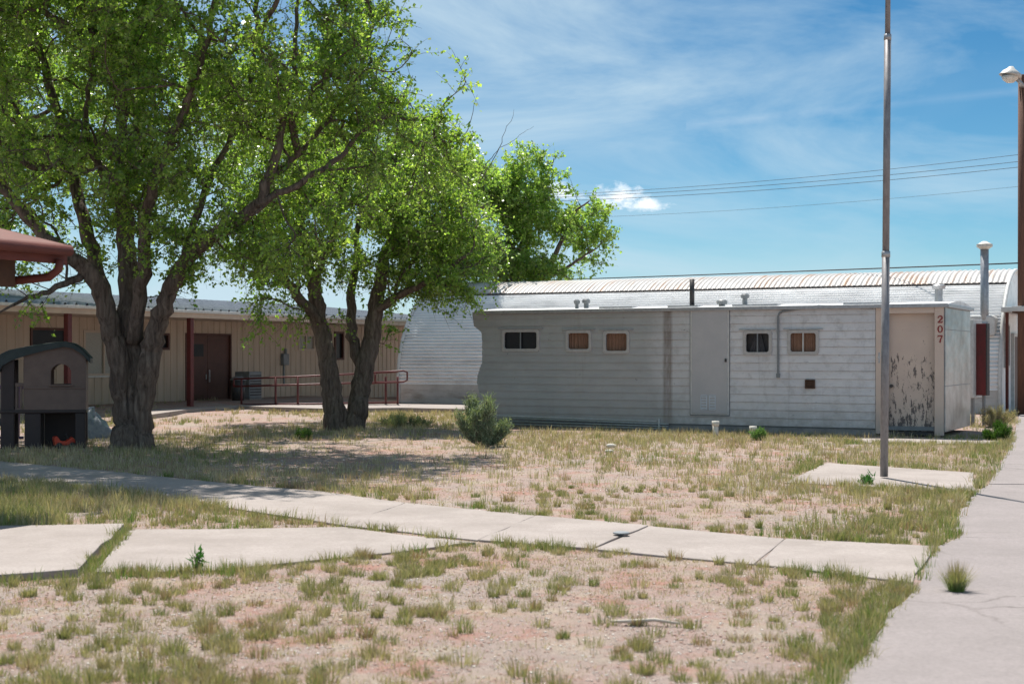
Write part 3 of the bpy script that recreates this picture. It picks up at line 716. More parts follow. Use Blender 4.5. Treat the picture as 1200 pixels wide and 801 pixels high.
# roof plane corner: far right corner e1; eave runs back toward the camera along -V
PR.location = (e1.x, e1.y, e1.z); PR.rotation_euler = (0,0,WL.a)
Lp = 2.7
m = MB(); sl = .22
def rf(x, y): return sl*y
m.add([(-Lp,0,.0),(0.0,0,.0),(0,4,4*sl),(-Lp,4,4*sl),(-Lp,0,.05),(0.0,0,.05),(0,4,.05+4*sl),(-Lp,4,.05+4*sl)],[(3,2,1,0),(4,5,6,7),(0,1,5,4),(1,2,6,5),(2,3,7,6),(3,0,4,7)])
m.build('roof_deck', M['rust_red'], PR, bevel=.01)
m = MB(); m.box(-Lp,-.02,-.03,-.001,-.16,.03); m.build('fascia', M['rust_red'], PR, bevel=.005)
m = MB(); m.add([(0.002,0,-.17),(.035,0,-.17),(.035,4,4*sl-.17),(.002,4,4*sl-.17),(0.002,0,.05),(.035,0,.05),(.035,4,4*sl+.05),(.002,4,4*sl+.05)],[(3,2,1,0),(4,5,6,7),(0,1,5,4),(1,2,6,5),(2,3,7,6),(3,0,4,7)]); m.build('rake_board', M['rust_red'], PR)
m = MB(); m.tube([(-.15,-.08,-.12),(-.15,-.06,-.22),(-.17,.05,-.3),(-.22,.5,-.33),(-.3,1.2,-.35),(-.3,2.6,-.4)],.045,10); m.tube([(-Lp,-.09,-.02),(-.02,-.09,-.02)],.06,10); m.build('gutter', M['rust_red'], PR, True)
for i in range(5):
    x = -.4-.55*i; m = MB(); m.add([(x,0.01,-.13),(x+.06,.01,-.13),(x+.06,4,4*sl-.13),(x,4,4*sl-.13),(x,0.01,-.003),(x+.06,.01,-.003),(x+.06,4,4*sl-.003),(x,4,4*sl-.003)],[(3,2,1,0),(4,5,6,7),(0,1,5,4),(1,2,6,5),(2,3,7,6),(3,0,4,7)]); m.build('rafter', M['soffit'], PR)
m = MB(); m.box(-Lp,-.28,.42,.52,-.40,-.08); m.build('header_beam', M['soffit'], PR)
m = MB(); m.box(-.3,-.18,1.9,2.02,-3.2,2*sl-.14); m.build('post', M['rust_red'], PR)
m = MB(); m.box(-Lp,-.1,1.9,2.02,2*sl-.33,2*sl-.141); m.build('beam', M['rust_red'], PR)
# ------------------------------------------------------------------ playhouse
pk = 25.5/F; ph = P(50,524,25.5); PH = empty('playhouse', (ph.x, 25.5, 0), math.radians(14), 'brown plastic toy playhouse on stilts with curved green roof beside the left tree', 'playhouse')
def X(px): return (px-50)*pk
def Zp(py): return (525-py)*pk
def wallpoly(x0,x1,zb):
    return [(x0,zb),(x1,zb),(x1,Zp(421)),(X(92),Zp(411)),(X(76),Zp(407)),(X(50),Zp(410)),(x0,Zp(415))]
for y0 in (-.42, .36):
    m = MB(); ow = [(X(61),Zp(451)),(X(83.5),Zp(451)),(X(83.5),Zp(436)),(X(81),Zp(430)),(X(76),Zp(427)),(X(70),Zp(427)),(X(64),Zp(430)),(X(61),Zp(436))]
    x0_, x1_ = X(31), X(100)
    # wall built as strips around the arched opening
    def rooft(x):
        pts = [(X(30),Zp(415)),(X(50),Zp(410)),(X(76),Zp(407)),(X(92),Zp(411)),(X(101),Zp(421))]
        for (a,va),(b,vb) in zip(pts,pts[1:]):
            if a <= x <= b: return lerp(va,vb,(x-a)/(b-a))
        return pts[-1][1]
    def openz(x):
        c = (X(61)+X(83.5))/2; r = (X(83.5)-X(61))/2
        if abs(x-c) >= r: return None
        return (Zp(451), Zp(438)+math.sqrt(r*r-(x-c)**2)*.95)
    k = 46
    for i in range(k):
        a, b = lerp(x0_,x1_,i/k), lerp(x0_,x1_,(i+1)/k); o_ = openz((a+b)/2)
        segs = [(Zp(481),None)] if o_ is None else [(Zp(481),o_[0]),(o_[1],None)]
        for s0, s1 in segs:
            ta, tb = (rooft(a),rooft(b)) if s1 is None else (s1,s1)
            m.add([(a,y0,s0),(b,y0,s0),(b,y0,tb),(a,y0,ta),(a,y0+.06,s0),(b,y0+.06,s0),(b,y0+.06,tb),(a,y0+.06,ta)],[(0,1,2,3),(7,6,5,4),(3,2,6,7),(4,5,1,0)]+([(0,3,7,4)] if i==0 else [])+([(1,5,6,2)] if i==k-1 else []))
    wo = m.build('wall', M['play_tan'], PH)
    if y0 < 0:
        m = MB(); m.box(X(59),X(85.5),-.47,-.425,Zp(453),Zp(451)); m.build('sill', M['play_tan'], wo, bevel=.01)
        m = MB(); m.box(X(31),X(100),-.436,-.424,Zp(456),Zp(454)); m.build('moulding', M['play_tan'], wo, bevel=.005)
m = MB(); m.box(X(97),X(100),-.355,.355,Zp(481),Zp(424)); m.build('side_wall', M['play_tan'], PH)
m = MB(); prof = [(3,424),(6,417),(16,412),(35,408),(56,404.5),(76,402),(86,404),(95,410),(105,421)]
top_ = [(X(a),Zp(b)) for a,b in prof]; low = [(X(a+(2 if a < 20 else 0)),Zp(b+lerp(13,5.5,min(1,a/70)))) for a,b in prof]
for i in range(len(prof)-1):
    m.prism_y([low[i],low[i+1],top_[i+1],top_[i]], -.5, .5)
ro = m.build('roof', M['play_green'], PH)
m = MB()
for i in range(7):
    y_ = -.45+.15*i
    for j in range(len(prof)-1): m.tube([(top_[j][0],y_,top_[j][1]+.004),(top_[j+1][0],y_,top_[j+1][1]+.004)], .013, 5)
m.build('roof_ridges', M['play_green'], ro)
for y0 in (-.42,.3):
    m = MB(); m.box(X(6),X(21),y0,y0+.12,0,Zp(421)); m.build('pillar', M['play_brown'], PH, bevel=.02)
    m = MB(); m.box(X(32),X(50),y0,y0+.13,0,Zp(484)); m.build('leg', M['play_brown'], PH, bevel=.02)
    m = MB(); m.box(X(88),X(99.5),y0,y0+.13,0,Zp(484)); m.build('leg', M['play_brown'], PH, bevel=.02)
m = MB(); m.box(X(5),X(100.5),-.44,.43,Zp(484),Zp(480)); m.build('platform', M['play_brown'], PH, bevel=.015)
m = MB(); m.box(X(21.5),X(31),-.40,-.35,Zp(481),Zp(478)); m.box(X(21.5),X(31),-.40,-.35,Zp(453),Zp(449))
for a in (22,27): m.box(X(a),X(a+2.5),-.40,-.35,Zp(478),Zp(453))
m.build('railing', M['play_tan'], PH, bevel=.008)
m = MB(); m.box(X(50.5),X(87.5),.30,.35,0,Zp(485)); m.build('rear_panel', M['play_brown'], PH)
sl_ = MB(); pts = []
for i in range(11):
    t = i/10; pts.append((lerp(X(20),X(-30),t), lerp(Zp(483),.12,t**.8 if t<.8 else t**.8)))
for i in range(10):
    (a,za_),(b,zb2) = pts[i],pts[i+1]
    sl_.add([(a,-.3,za_),(b,-.3,zb2),(b,.2,zb2),(a,.2,za_),(a,-.3,za_-.03),(b,-.3,zb2-.03),(b,.2,zb2-.03),(a,.2,za_-.03)],[(0,1,2,3),(7,6,5,4),(0,4,5,1),(2,6,7,3)])
    for yy in (-.33,.2): sl_.add([(a,yy,za_-.03),(b,yy,zb2-.03),(b,yy+.03,zb2-.03),(a,yy+.03,za_-.03),(a,yy,za_+.1),(b,yy,zb2+.1),(b,yy+.03,zb2+.1),(a,yy+.03,za_+.1)],[(3,2,1,0),(4,5,6,7),(0,1,5,4),(1,2,6,5),(2,3,7,6),(3,0,4,7)])
sl_.build('slide', M['play_green'], PH)
# ride-on toy under the playhouse
ty = P(78,522,25.4); TY = empty('toy_car', (ty.x,25.35,0), .5, 'small red-orange plastic ride-on toy under the playhouse', 'toy')
m = MB(); m.prism_y([(-.2,.05),(.16,.05),(.18,.12),(.1,.2),(.0,.12),(-.1,.13),(-.16,.22),(-.22,.2)], -.09, .09); m.build('body', M['toy_red'], TY, bevel=.02)
for x in (-.13,.1):
    for y in (-.12,.1):
        m = MB(); m.tube([(x,y,.05),(x,y+.03,.05)],.055,14); m.build('wheel', M['dark_metal'], TY, True)
m = MB(); m.tube([(.05,0,.15),(.0,0,.24)],.01,6); m.tube([(0,-.06,.24),(0,.06,.24)],.012,6); m.build('handlebar', M['dark_metal'], TY)
# purple toy fence at left
pf_ = G(6,516); PF = empty('toy_gate', (pf_.x, 27.2, 0), 0, 'purple plastic play gate behind the left side of the playhouse', 'play gate')
for i in range(5):
    m = MB(); m.box(-.75+.26*i,-.66+.26*i,0,.04,.1,1.0); m.build('bar', M['play_purple'], PF, bevel=.01)
m = MB(); m.box(-.8,.45,-.01,.05,1.0,1.08); m.build('rail', M['play_purple'], PF, bevel=.01); m = MB(); m.box(-.8,.45,-.01,.05,.05,.1); m.build('rail', M['play_purple'], PF, bevel=.01)
# tarp-covered pile
tp = G(106,513); m = MB(); vs = []; fs = []; nu, nv = 22, 11
rr = random.Random(3)
for j in range(nv+1):
    for i in range(nu):
        th_ = 2*math.pi*i/nu; ph_ = math.pi/2*j/nv
        r = 1+.14*math.sin(3*th_+1+j*.3)+.10*math.sin(7*th_+j*.8)+.07*rr.uniform(-1,1)
        vs.append((.32*r*math.cos(th_)*math.cos(ph_)**.7, .4*r*math.sin(th_)*math.cos(ph_)**.7, .48*math.sin(ph_)*(1+.10*math.sin(5*th_)-.25*math.cos(th_))-.02))
fs = [(j*nu+i, j*nu+(i+1)%nu, (j+1)*nu+(i+1)%nu, (j+1)*nu+i) for j in range(nv) for i in range(nu)]
m.add(vs, fs); o = m.build('tarp_bundle', M['tarp'], None, True); o.location = (tp.x, tp.y+.3, 0); tag(o, 'crumpled grey-blue tarp bundle on the ground right of the playhouse', 'tarp')
# ------------------------------------------------------------------ small things
for px, py, hpx, lab in ((838.5,511,18,'taller white plastic vent pipe standing by the trailer base'),(882.5,512,13,'shorter white plastic vent pipe standing by the trailer base')):
    b = G(px,py); e = empty('standpipe', (b.x,b.y,0), 0, lab, 'pipe', 'white stub pipes before the trailer'); h_ = hpx*b.y/F
    m = MB(); m.cyl(0,0,-.05,h_-.06,.06); m.build('pipe', M['pvc'], e, True)
    m = MB(); m.cyl(0,0,h_-.1,h_,.075); m.build('cap', M['pvc'], e, True)
b = G(728,625,.03); m = MB(); m.tube([(0,0,0),(0,0,.012),(0,0,.016)],[.075,.075,.06],20); o = m.build('drain_cap', M['box_grey'], None); o.location = (b.x,b.y,.032); tag(o, 'small round dark metal cap set in the concrete path', 'cap')
def rock(px, py, s, lab, seed):
    rr = random.Random(seed); vs=[]; nu,nv=12,7
    for j in range(nv+1):
        for i in range(nu):
            th_=2*math.pi*i/nu; p_=math.pi*(j/nv-.5); r=1+.15*math.sin(2*th_+seed)+rr.uniform(-.06,.06)
            vs.append((s*r*math.cos(th_)*math.cos(p_), s*.7*r*math.sin(th_)*math.cos(p_), s*.5*math.sin(p_)+s*.3))
    m = MB().add(vs, [(j*nu+i,j*nu+(i+1)%nu,(j+1)*nu+(i+1)%nu,(j+1)*nu+i) for j in range(nv) for i in range(nu)])
    o = m.build('rock', M['stone'], None, True); b=G(px,py); o.location=(b.x,b.y,0); tag(o, lab, 'rock', 'pale stones in the yard')
rock(716,524,.09,'larger pale flat stone in the dry grass before the trailer',1)
rock(714,530,.07,'smaller pale stone just in front of the larger flat stone',2)
b = G(758,733); m = MB(); m.tube([(-.22,.05,.02),(-.1,.0,.03),(.05,.02,.035),(.2,-.03,.02)],[.008,.013,.012,.006],7); o = m.build('stick', M['deadwood'], None, True); o.location=(b.x,b.y,0); tag(o,'bleached bent stick lying on the foreground soil','stick')
# ------------------------------------------------------------------ TREES
def catmull(pts, rads, sub):
    P_ = [pts[0]]+list(pts)+[pts[-1]]; out = []; ro_ = []
    for i in range(len(pts)-1):
        p0,p1,p2,p3 = P_[i],P_[i+1],P_[i+2],P_[i+3]
        for k in range(sub):
            t = k/sub
            out.append(.5*((2*p1)+(p2-p0)*t+(2*p0-5*p1+4*p2-p3)*t*t+(3*p1-p0-3*p2+p3)*t**3)); ro_.append(lerp(rads[i],rads[i+1],t))
    out.append(pts[-1]); ro_.append(rads[-1]); return out, ro_
def tree(name, label, base, limbs, lobes, seed, leaf=(.075,.045), nleaf=60000, natt=900, pal=None, spread=.30, twig_r=.006, group=None, twig_s=1.0, dead=(), cut=.42):
    rng = np.random.default_rng(seed); rr = random.Random(seed)
    T_ = empty(name, (base.x, base.y, 0), 0, label, 'tree', group)
    off = Vector((base.x, base.y, 0))
    nodes = []; par = []; rad = []; plen = []
    for li, limb in enumerate(limbs):
        pts = [P(a,b,c)-off for a,b,c,_ in limb]; rads = [r for *_,r in limb]
        if li == 0: pts[0].z = -.15
        pts, rads = catmull(pts, rads, 6)
        for i in range(2, len(pts)): pts[i] = pts[i]+Vector((rr.gauss(0,.02),rr.gauss(0,.02),rr.gauss(0,.015)))
        rads = [q*(.80 if i > 5 or li else .88) for i, q in enumerate(rads)]
        m = MB(); m.tube(pts, rads, 22 if rads[0] > .12 else 10, lump=.075, seed=li*1.7)
        m.build('trunk' if li == 0 else 'limb', M['bark'], T_, True)
        if limb in dead: continue
        for i, (p, r) in enumerate(zip(pts, rads)):
            if r < .21 and i > 3:
                nodes.append(np.array(p)); par.append(-1); plen.append(.12*i); rad.append(r)
    # attraction points in lobes, thinned by a 3-D wave noise so the crown has gaps
    att = []
    vols = np.array([l[3]*l[4]*l[5]*l[6] for l in lobes], float); vols /= vols.sum()
    ph = rng.uniform(0,6.28,(6,)); 
    def nz(p): return (np.sin(p[0]*1.9+ph[0]+p[1]*.7)+np.sin(p[1]*1.7+ph[1]+p[2]*1.1)+np.sin(p[2]*2.3+ph[2]+p[0]*.9)+.6*np.sin(p[0]*4.1+p[2]*3.3+ph[3]))/3.6
    while len(att) < natt:
        l = lobes[rng.choice(len(lobes), p=vols)]
        d = rng.normal(size=3); d /= np.linalg.norm(d); d *= rng.uniform(0.15,1)**(1/2.2)
        c = P(l[0],l[1],l[2])-off; s_ = l[2]/F
        p = np.array([c.x+d[0]*l[3]*s_, c.y+d[1]*l[5], c.z+d[2]*l[4]*s_])
        if p[2] < .9 or nz(p) < -cut: continue
        att.append(p)
    att = np.array(att)
    lim = np.array(nodes)
    dmin = np.array([np.min(np.linalg.norm(lim-a,axis=1)) for a in att]); order = np.argsort(dmin)
    cap = len(nodes)+natt*3+10
    NP = np.zeros((cap,3)); NP[:len(nodes)] = lim; PL = np.zeros(cap); PL[:len(nodes)] = plen; PA = np.full(cap,-1); nn = len(nodes); n0 = nn
    tips = []
    for ai in order:
        a = att[ai]; d = np.linalg.norm(NP[:nn]-a,axis=1); cost = d+.22*PL[:nn]; j = int(np.argmin(cost)); L = d[j]
        prev = j; k = 2 if L > .5 else 1
        for q in range(1,k+1):
            t = q/k; p = NP[j]*(1-t)+a*t
            if q < k: p = p+rng.normal(size=3)*.06*L+np.array([0,0,-.05*L])
            NP[nn] = p; PA[nn] = prev; PL[nn] = PL[prev]+L/k; prev = nn; nn += 1
        tips.append(prev)
    cnt = np.zeros(nn)
    for t in tips: cnt[t] += 1
    for i in range(nn-1, n0-1, -1):
        if PA[i] >= 0: cnt[PA[i]] += cnt[i]
    RR = twig_r*np.maximum(cnt,1)**.5
    ch = {}
    for i in range(n0, nn): ch.setdefault(PA[i], []).append(i)
    m = MB(); starts = []
    for i in range(n0): starts += [(i, c) for c in ch.get(i, [])]
    while starts:
        p, c = starts.pop(); path = [p, c]
        while ch.get(c):
            ks = sorted(ch[c], key=lambda q: -cnt[q]); starts += [(c, q) for q in ks[1:]]; c = ks[0]; path.append(c)
        pts = [Vector(NP[q]) for q in path]; rs = [min(RR[q], RR[path[1]]) for q in path]; rs[0] = RR[path[1]]; rs[-1] *= .5
        if len(pts) > 2: pts, rs = catmull(pts, rs, 3)
        m.tube(pts, rs, 5 if max(rs) < .03 else 7, cap=False)
    m.build('branches', M['bark'], T_, True)
    # leaves cluster round the tips and along the outer twigs
    tp_ = NP[np.array(tips)]; pp_ = NP[PA[np.array(tips)]]
    w = rng.uniform(.3,1,len(tips))*np.where([nz(a*1.0) > .0 for a in tp_],1.2,.8); w /= w.sum()
    nsub = 7; nt_ = len(tips)*nsub; ti_ = np.repeat(np.arange(len(tips)), nsub); tt = rng.uniform(.2,1,(nt_,1)); so_ = tp_[ti_]*tt+pp_[ti_]*(1-tt)
    out_ = tp_[ti_]-pp_[ti_]; out_ /= np.linalg.norm(out_,axis=1)[:,None]+1e-6
    sd_ = rng.normal(size=(nt_,3))*.75+out_*.7; sd_ /= np.linalg.norm(sd_,axis=1)[:,None]; sl_ = spread*rng.uniform(.7,2.3,(nt_,1))
    sag = np.array([0,0,-.22])
    def on(k, q): return so_[k]+sd_[k]*sl_[k]*q+sag*sl_[k]*q*q
    allk = np.arange(nt_); sideA = np.cross(sd_, rng.normal(size=(nt_,3))); sideA /= np.linalg.norm(sideA,axis=1)[:,None]; sideB = np.cross(sd_, sideA)
    rings = []
    for q, rw in ((0.,.0045),(.5,.0035),(1.,.0015)):
        p_ = on(allk, q)
        for an in (0,2.094,4.189): rings.append(p_+(sideA*math.cos(an)+sideB*math.sin(an))*rw*twig_s)
    tv = np.stack(rings,1).reshape(-1,3); b_ = (np.arange(nt_)*9)[:,None]
    fq = np.concatenate([b_+np.array([[g*3+k, g*3+(k+1)%3, g*3+3+(k+1)%3, g*3+3+k]]) for g in (0,1) for k in range(3)])
    np_mesh('twigs', tv, 4, M['twig'], T_, faces=fq)
    wk = np.repeat(w, nsub)*rng.uniform(.2,1.3,nt_); wk /= wk.sum()
    ck = rng.choice(nt_, size=nleaf, p=wk); ci = ti_[ck]; q = rng.uniform(.1,1.05,(nleaf,1))
    c = on(ck, q)+rng.normal(size=(nleaf,3)).clip(-2,2)*leaf[0]*.42
    ok = c[:,2] > .7; c = c[ok]; ci = ci[ok]; nl = len(c)
    ax1 = rng.normal(size=(nl,3)); ax1[:,2] -= .5; ax1 /= np.linalg.norm(ax1,axis=1)[:,None]
    ax2 = rng.normal(size=(nl,3)); ax2[:,2] *= .6; ax2 -= ax1*np.sum(ax1*ax2,1)[:,None]; ax2 /= np.linalg.norm(ax2,axis=1)[:,None]
    nrm = np.cross(ax1,ax2); s_ = rng.uniform(.5,1.4,(nl,1)); Ls = leaf[0]*s_; Ws = leaf[1]*s_
    v = np.stack([c-ax1*Ls*.5, c+ax2*Ws*.5+nrm*Ws*.12-ax1*Ls*.06, c+ax1*Ls*.5-nrm*Ls*.1, c-ax2*Ws*.5+nrm*Ws*.12-ax1*Ls*.06],1).reshape(-1,3)
    pal = np.array(pal or [(.155,.26,.058),(.195,.305,.07),(.115,.21,.048),(.25,.345,.10)])
    tipc = rng.integers(0,len(pal),len(tips)); mixr = rng.uniform(0,1,nl) < .5
    col = np.where(mixr[:,None], pal[tipc[ci]], pal[rng.integers(0,len(pal),nl)])*rng.uniform(.75,1.2,(nl,1))
    np_mesh('crown', v, 4, M['leaf'], T_, np.repeat(col,4,axis=0))
    return T_
b1 = G(155,527)
t1 = [
 [(155,529,25.3,.43),(155,500,25.3,.36),(156,450,25.3,.33),(153,410,25.3,.31),(151,375,25.3,.27),(150,320,25.4,.22),(144,240,25.6,.19),(141,170,25.8,.14),(150,90,26,.10),(165,10,26.2,.07),(175,-90,26.2,.04)],
 [(140,530,25.25,.26),(146,490,25.25,.22),(140,430,25.1,.24),(128,375,25,.22),(112,330,24.8,.19),(85,300,24.6,.15),(45,270,24.4,.12),(0,215,24.2,.10),(-60,160,24,.06)],
 [(138,415,25.3,.2),(122,350,25.7,.19),(104,280,26,.16),(88,220,26.2,.13),(72,150,26.4,.11),(50,70,26.6,.09),(36,0,26.6,.07),(20,-90,26.6,.04)],
 [(171,531,25.2,.25),(165,490,25.2,.22),(174,430,25.1,.24),(182,390,25,.21),(198,345,24.8,.18),(222,300,24.6,.16),(258,272,24.4,.14),(300,240,24.2,.12),(322,190,24.2,.10),(335,130,24.3,.07),(345,60,24.5,.05),(350,-30,24.6,.03)],
 [(156,400,25.1,.18),(168,320,24.7,.14),(172,250,24.3,.12),(190,190,23.9,.10),(215,130,23.6,.08),(240,60,23.4,.06),(260,-40,23.4,.03)],
 [(300,240,24.2,.09),(345,218,24.1,.07),(390,190,24.2,.06),(430,150,24.4,.045),(480,120,24.6,.025)],
 [(310,215,24.2,.075),(350,180,24.6,.06),(400,120,25,.045),(430,60,25.2,.03),(440,10,25.2,.02)],
 [(215,305,24.6,.09),(235,240,25,.08),(255,190,25.4,.07),(290,120,25.7,.055),(300,40,25.8,.03)],
 [(100,320,24.8,.1),(60,340,24.2,.06),(30,350,23.8,.04),(0,365,23.5,.02)],
 [(144,240,25.6,.1),(120,200,25.2,.08),(100,140,24.9,.06),(110,60,24.7,.04),(100,-40,24.7,.025)],
]
l1 = [(60,60,25,150,130,3.2,1.1),(215,85,24.6,120,120,3.0,1.3),(345,70,24.4,110,95,2.8,1.6),(440,80,24.6,75,75,2.0,1.7),(455,170,24.7,80,85,1.8,1.3),(510,90,24.8,42,60,1.3,1.7),(528,110,24.9,36,75,1.4,3.2),(520,205,25,40,50,1.2,1.8),(270,305,24.8,85,32,1.5,1.0),(80,305,25.4,80,30,1.5,.8),
      (-80,140,25,150,160,3,.8),(90,215,24.4,110,85,2.6,.8),(260,-110,24.5,240,120,3.4,1.1),(30,340,23.8,45,48,1.0,.8),(235,225,24.6,115,90,2.2,1.0),(340,270,24.6,75,65,1.6,1.1),(0,-90,25,200,120,3,1.0),(400,5,24.8,60,50,1.6,1.2),
      (90,-190,23.6,290,100,3.2,1.9),(-60,-20,22.5,130,100,2.2,1.0),(50,-170,20.3,190,55,1.8,2.6),(270,-150,21.5,120,50,1.6,1.8),(200,300,24.4,70,45,1.4,.8),(280,180,24.2,90,70,2.2,1.1),(150,-60,27.5,180,120,2.5,.6),(140,110,30.5,190,130,3.6,1.7),(330,120,28.5,120,90,2.8,.9),(240,290,24.5,60,38,1.4,.8),(150,235,26,140,60,2,.8)]  # lobes above the frame and at the rear added to shade the ground
tree('cottonwood_tree', 'largest leafy tree with thick forked trunk beside the toy playhouse', b1, t1, l1, 11, nleaf=270000, natt=3500, leaf=(.072,.048), spread=.27, cut=.24)
b2 = G(405,503)
RS2 = 1.17
t2 = [
 [(394,507,31.6,.30),(391,480,31.6,.25),(387,440,31.6,.22),(380,400,31.7,.21),(372,360,31.8,.19),(366,330,31.8,.16),(355,280,32,.12),(350,220,32.2,.09),(360,150,32.4,.05)],
 [(415,505,31.7,.27),(421,470,31.8,.24),(428,430,31.9,.23),(436,390,32,.21),(442,350,32.1,.18),(452,300,32.3,.13),(470,240,32.5,.10),(490,180,32.6,.05)],
 [(376,380,31.7,.15),(352,350,31.4,.12),(330,325,31.2,.09),(300,300,31,.06),(280,260,31,.03)],
 [(428,440,31.9,.14),(414,400,32.1,.13),(412,350,32.4,.11),(418,290,32.7,.08),(425,220,33,.04)],
 [(440,365,32,.13),(470,345,31.7,.09),(510,325,31.4,.06),(545,300,31.2,.035)],
 [(366,330,31.8,.11),(385,290,31.5,.08),(400,240,31.3,.06),(410,180,31.2,.03)],
 [(452,300,32.3,.08),(490,290,32.8,.06),(530,260,33.2,.04),(560,240,33.4,.02)],
 [(500,290,33,.035),(540,240,33.2,.022),(570,200,33.3,.014),(590,160,33.4,.008),(603,128,33.4,.003)],
 [(555,222,33.2,.014),(575,185,33.2,.01),(600,165,33.2,.006),(625,148,33.2,.003)],
 [(480,300,32.6,.03),(520,215,32.7,.02),(545,160,32.7,.012),(560,110,32.7,.004)],
]
t2 = [[(a,b,c,d*(RS2 if k < 7 else 1)) for a,b,c,d in L_] for k, L_ in enumerate(t2)]
l2 = [(520,345,31.8,55,20,1,1.1),(555,300,32.2,40,35,1.2,1.0),(430,190,35.5,95,85,2.5,1.0),(330,200,36,90,70,2.5,1.1),(310,300,31.4,50,45,1.2,.8),(470,330,31.6,40,20,1,.5),(380,370,31.4,30,22,.8,.6),(360,275,31.6,75,70,1.8,1),(430,270,32,90,65,2.2,1.2),(500,255,32.3,75,85,2.2,1.3),(545,275,32.6,50,55,1.6,1.3),(420,200,32.6,100,90,2.2,1),(325,350,31.2,40,35,1.0,.9),(520,320,31.8,70,35,1.2,1.2),(320,392,31.1,22,22,.5,1.3),(452,372,32.4,14,40,.6,1.2),(300,260,31.2,60,60,1.5,.8)]  # lobes well behind the stems added to deepen shade under the trees
tree('leaning_tree', 'twin-trunk leafy tree in front of the maroon handrail', b2, t2, l2, 23, nleaf=88000, natt=1350, leaf=(.078,.052), spread=.28, dead=t2[7:], cut=.3)
b3 = G(640,464)
t3 = [
 [(612,470,54,.33),(612,400,54,.28),(608,350,54,.24),(600,310,54,.2),(596,260,54,.12),(605,200,54,.06)],
 [(610,380,54,.2),(632,330,53.6,.16),(655,290,53.2,.11),(670,255,53,.07),(690,235,53,.03)],
 [(605,350,54,.18),(580,310,54.3,.13),(560,270,54.5,.09),(550,230,54.5,.05)],
 [(632,330,53.6,.1),(670,310,53.2,.07),(700,290,53,.03)],
 [(600,310,54,.12),(620,260,54,.09),(640,210,54,.05),(650,185,54,.02)],
]
l3 = [(605,225,54,55,58,2.6,1.0),(640,205,54,28,36,1.4,1.0),(665,235,53.5,42,40,2.0,1.0),(690,265,53.2,30,42,1.6,1.1),(640,290,53.5,72,40,2.4,1),(570,270,54.2,55,70,2.6,1.0),(685,312,53,32,16,1.4,1.0),(600,318,52.8,80,20,1.6,.9),(540,320,53.5,60,45,2,.8),(545,200,54,24,24,1.2,.5),(500,205,51.4,48,48,1.5,1.8),(540,225,51.3,38,45,1.5,1.7),(530,290,51,55,32,1.2,1.2),(575,215,53,35,40,1.8,1.4),(562,185,53.5,28,30,1.4,1.2)]  # near-side lobes around the hut's left end added for shade on it
tree('rear_tree', 'light green leafy tree rising behind the corrugated hut', b3, t3, l3, 31, nleaf=64000, natt=900, leaf=(.12,.085), spread=.33, pal=[(.18,.29,.08),(.21,.32,.095),(.14,.24,.065),(.26,.35,.13)], cut=.12)
b4 = G(-190,478)
t4 = [
 [(-190,482,42,.4),(-185,430,42,.33),(-170,370,42,.28),(-140,300,41.5,.22),(-100,220,41,.16),(-70,120,41,.1),(-50,20,41,.05)],
 [(-175,390,42,.22),(-120,330,41,.18),(-60,290,40,.13),(0,260,39.5,.09),(50,230,39,.05)],
 [(-140,300,41.5,.16),(-90,260,40,.12),(-30,180,39,.08),(20,100,38.5,.05)],
 [(-180,420,42,.2),(-240,330,42,.15),(-290,240,42,.08)],
]
l4 = [(-60,170,40,120,130,3.4,1),(20,240,38.5,90,65,3,.9),(-180,200,42,130,160,3.5,.8),(-40,60,40,120,110,3.4,1),(70,130,38,70,90,2.8,.7),(-100,300,38,90,40,3.0,.7)]
tree('shade_tree', 'dark shaded tree behind the playhouse, cut off by the left edge', b4, t4, l4, 47, nleaf=60000, natt=650, leaf=(.12,.08), spread=.33, cut=.3)
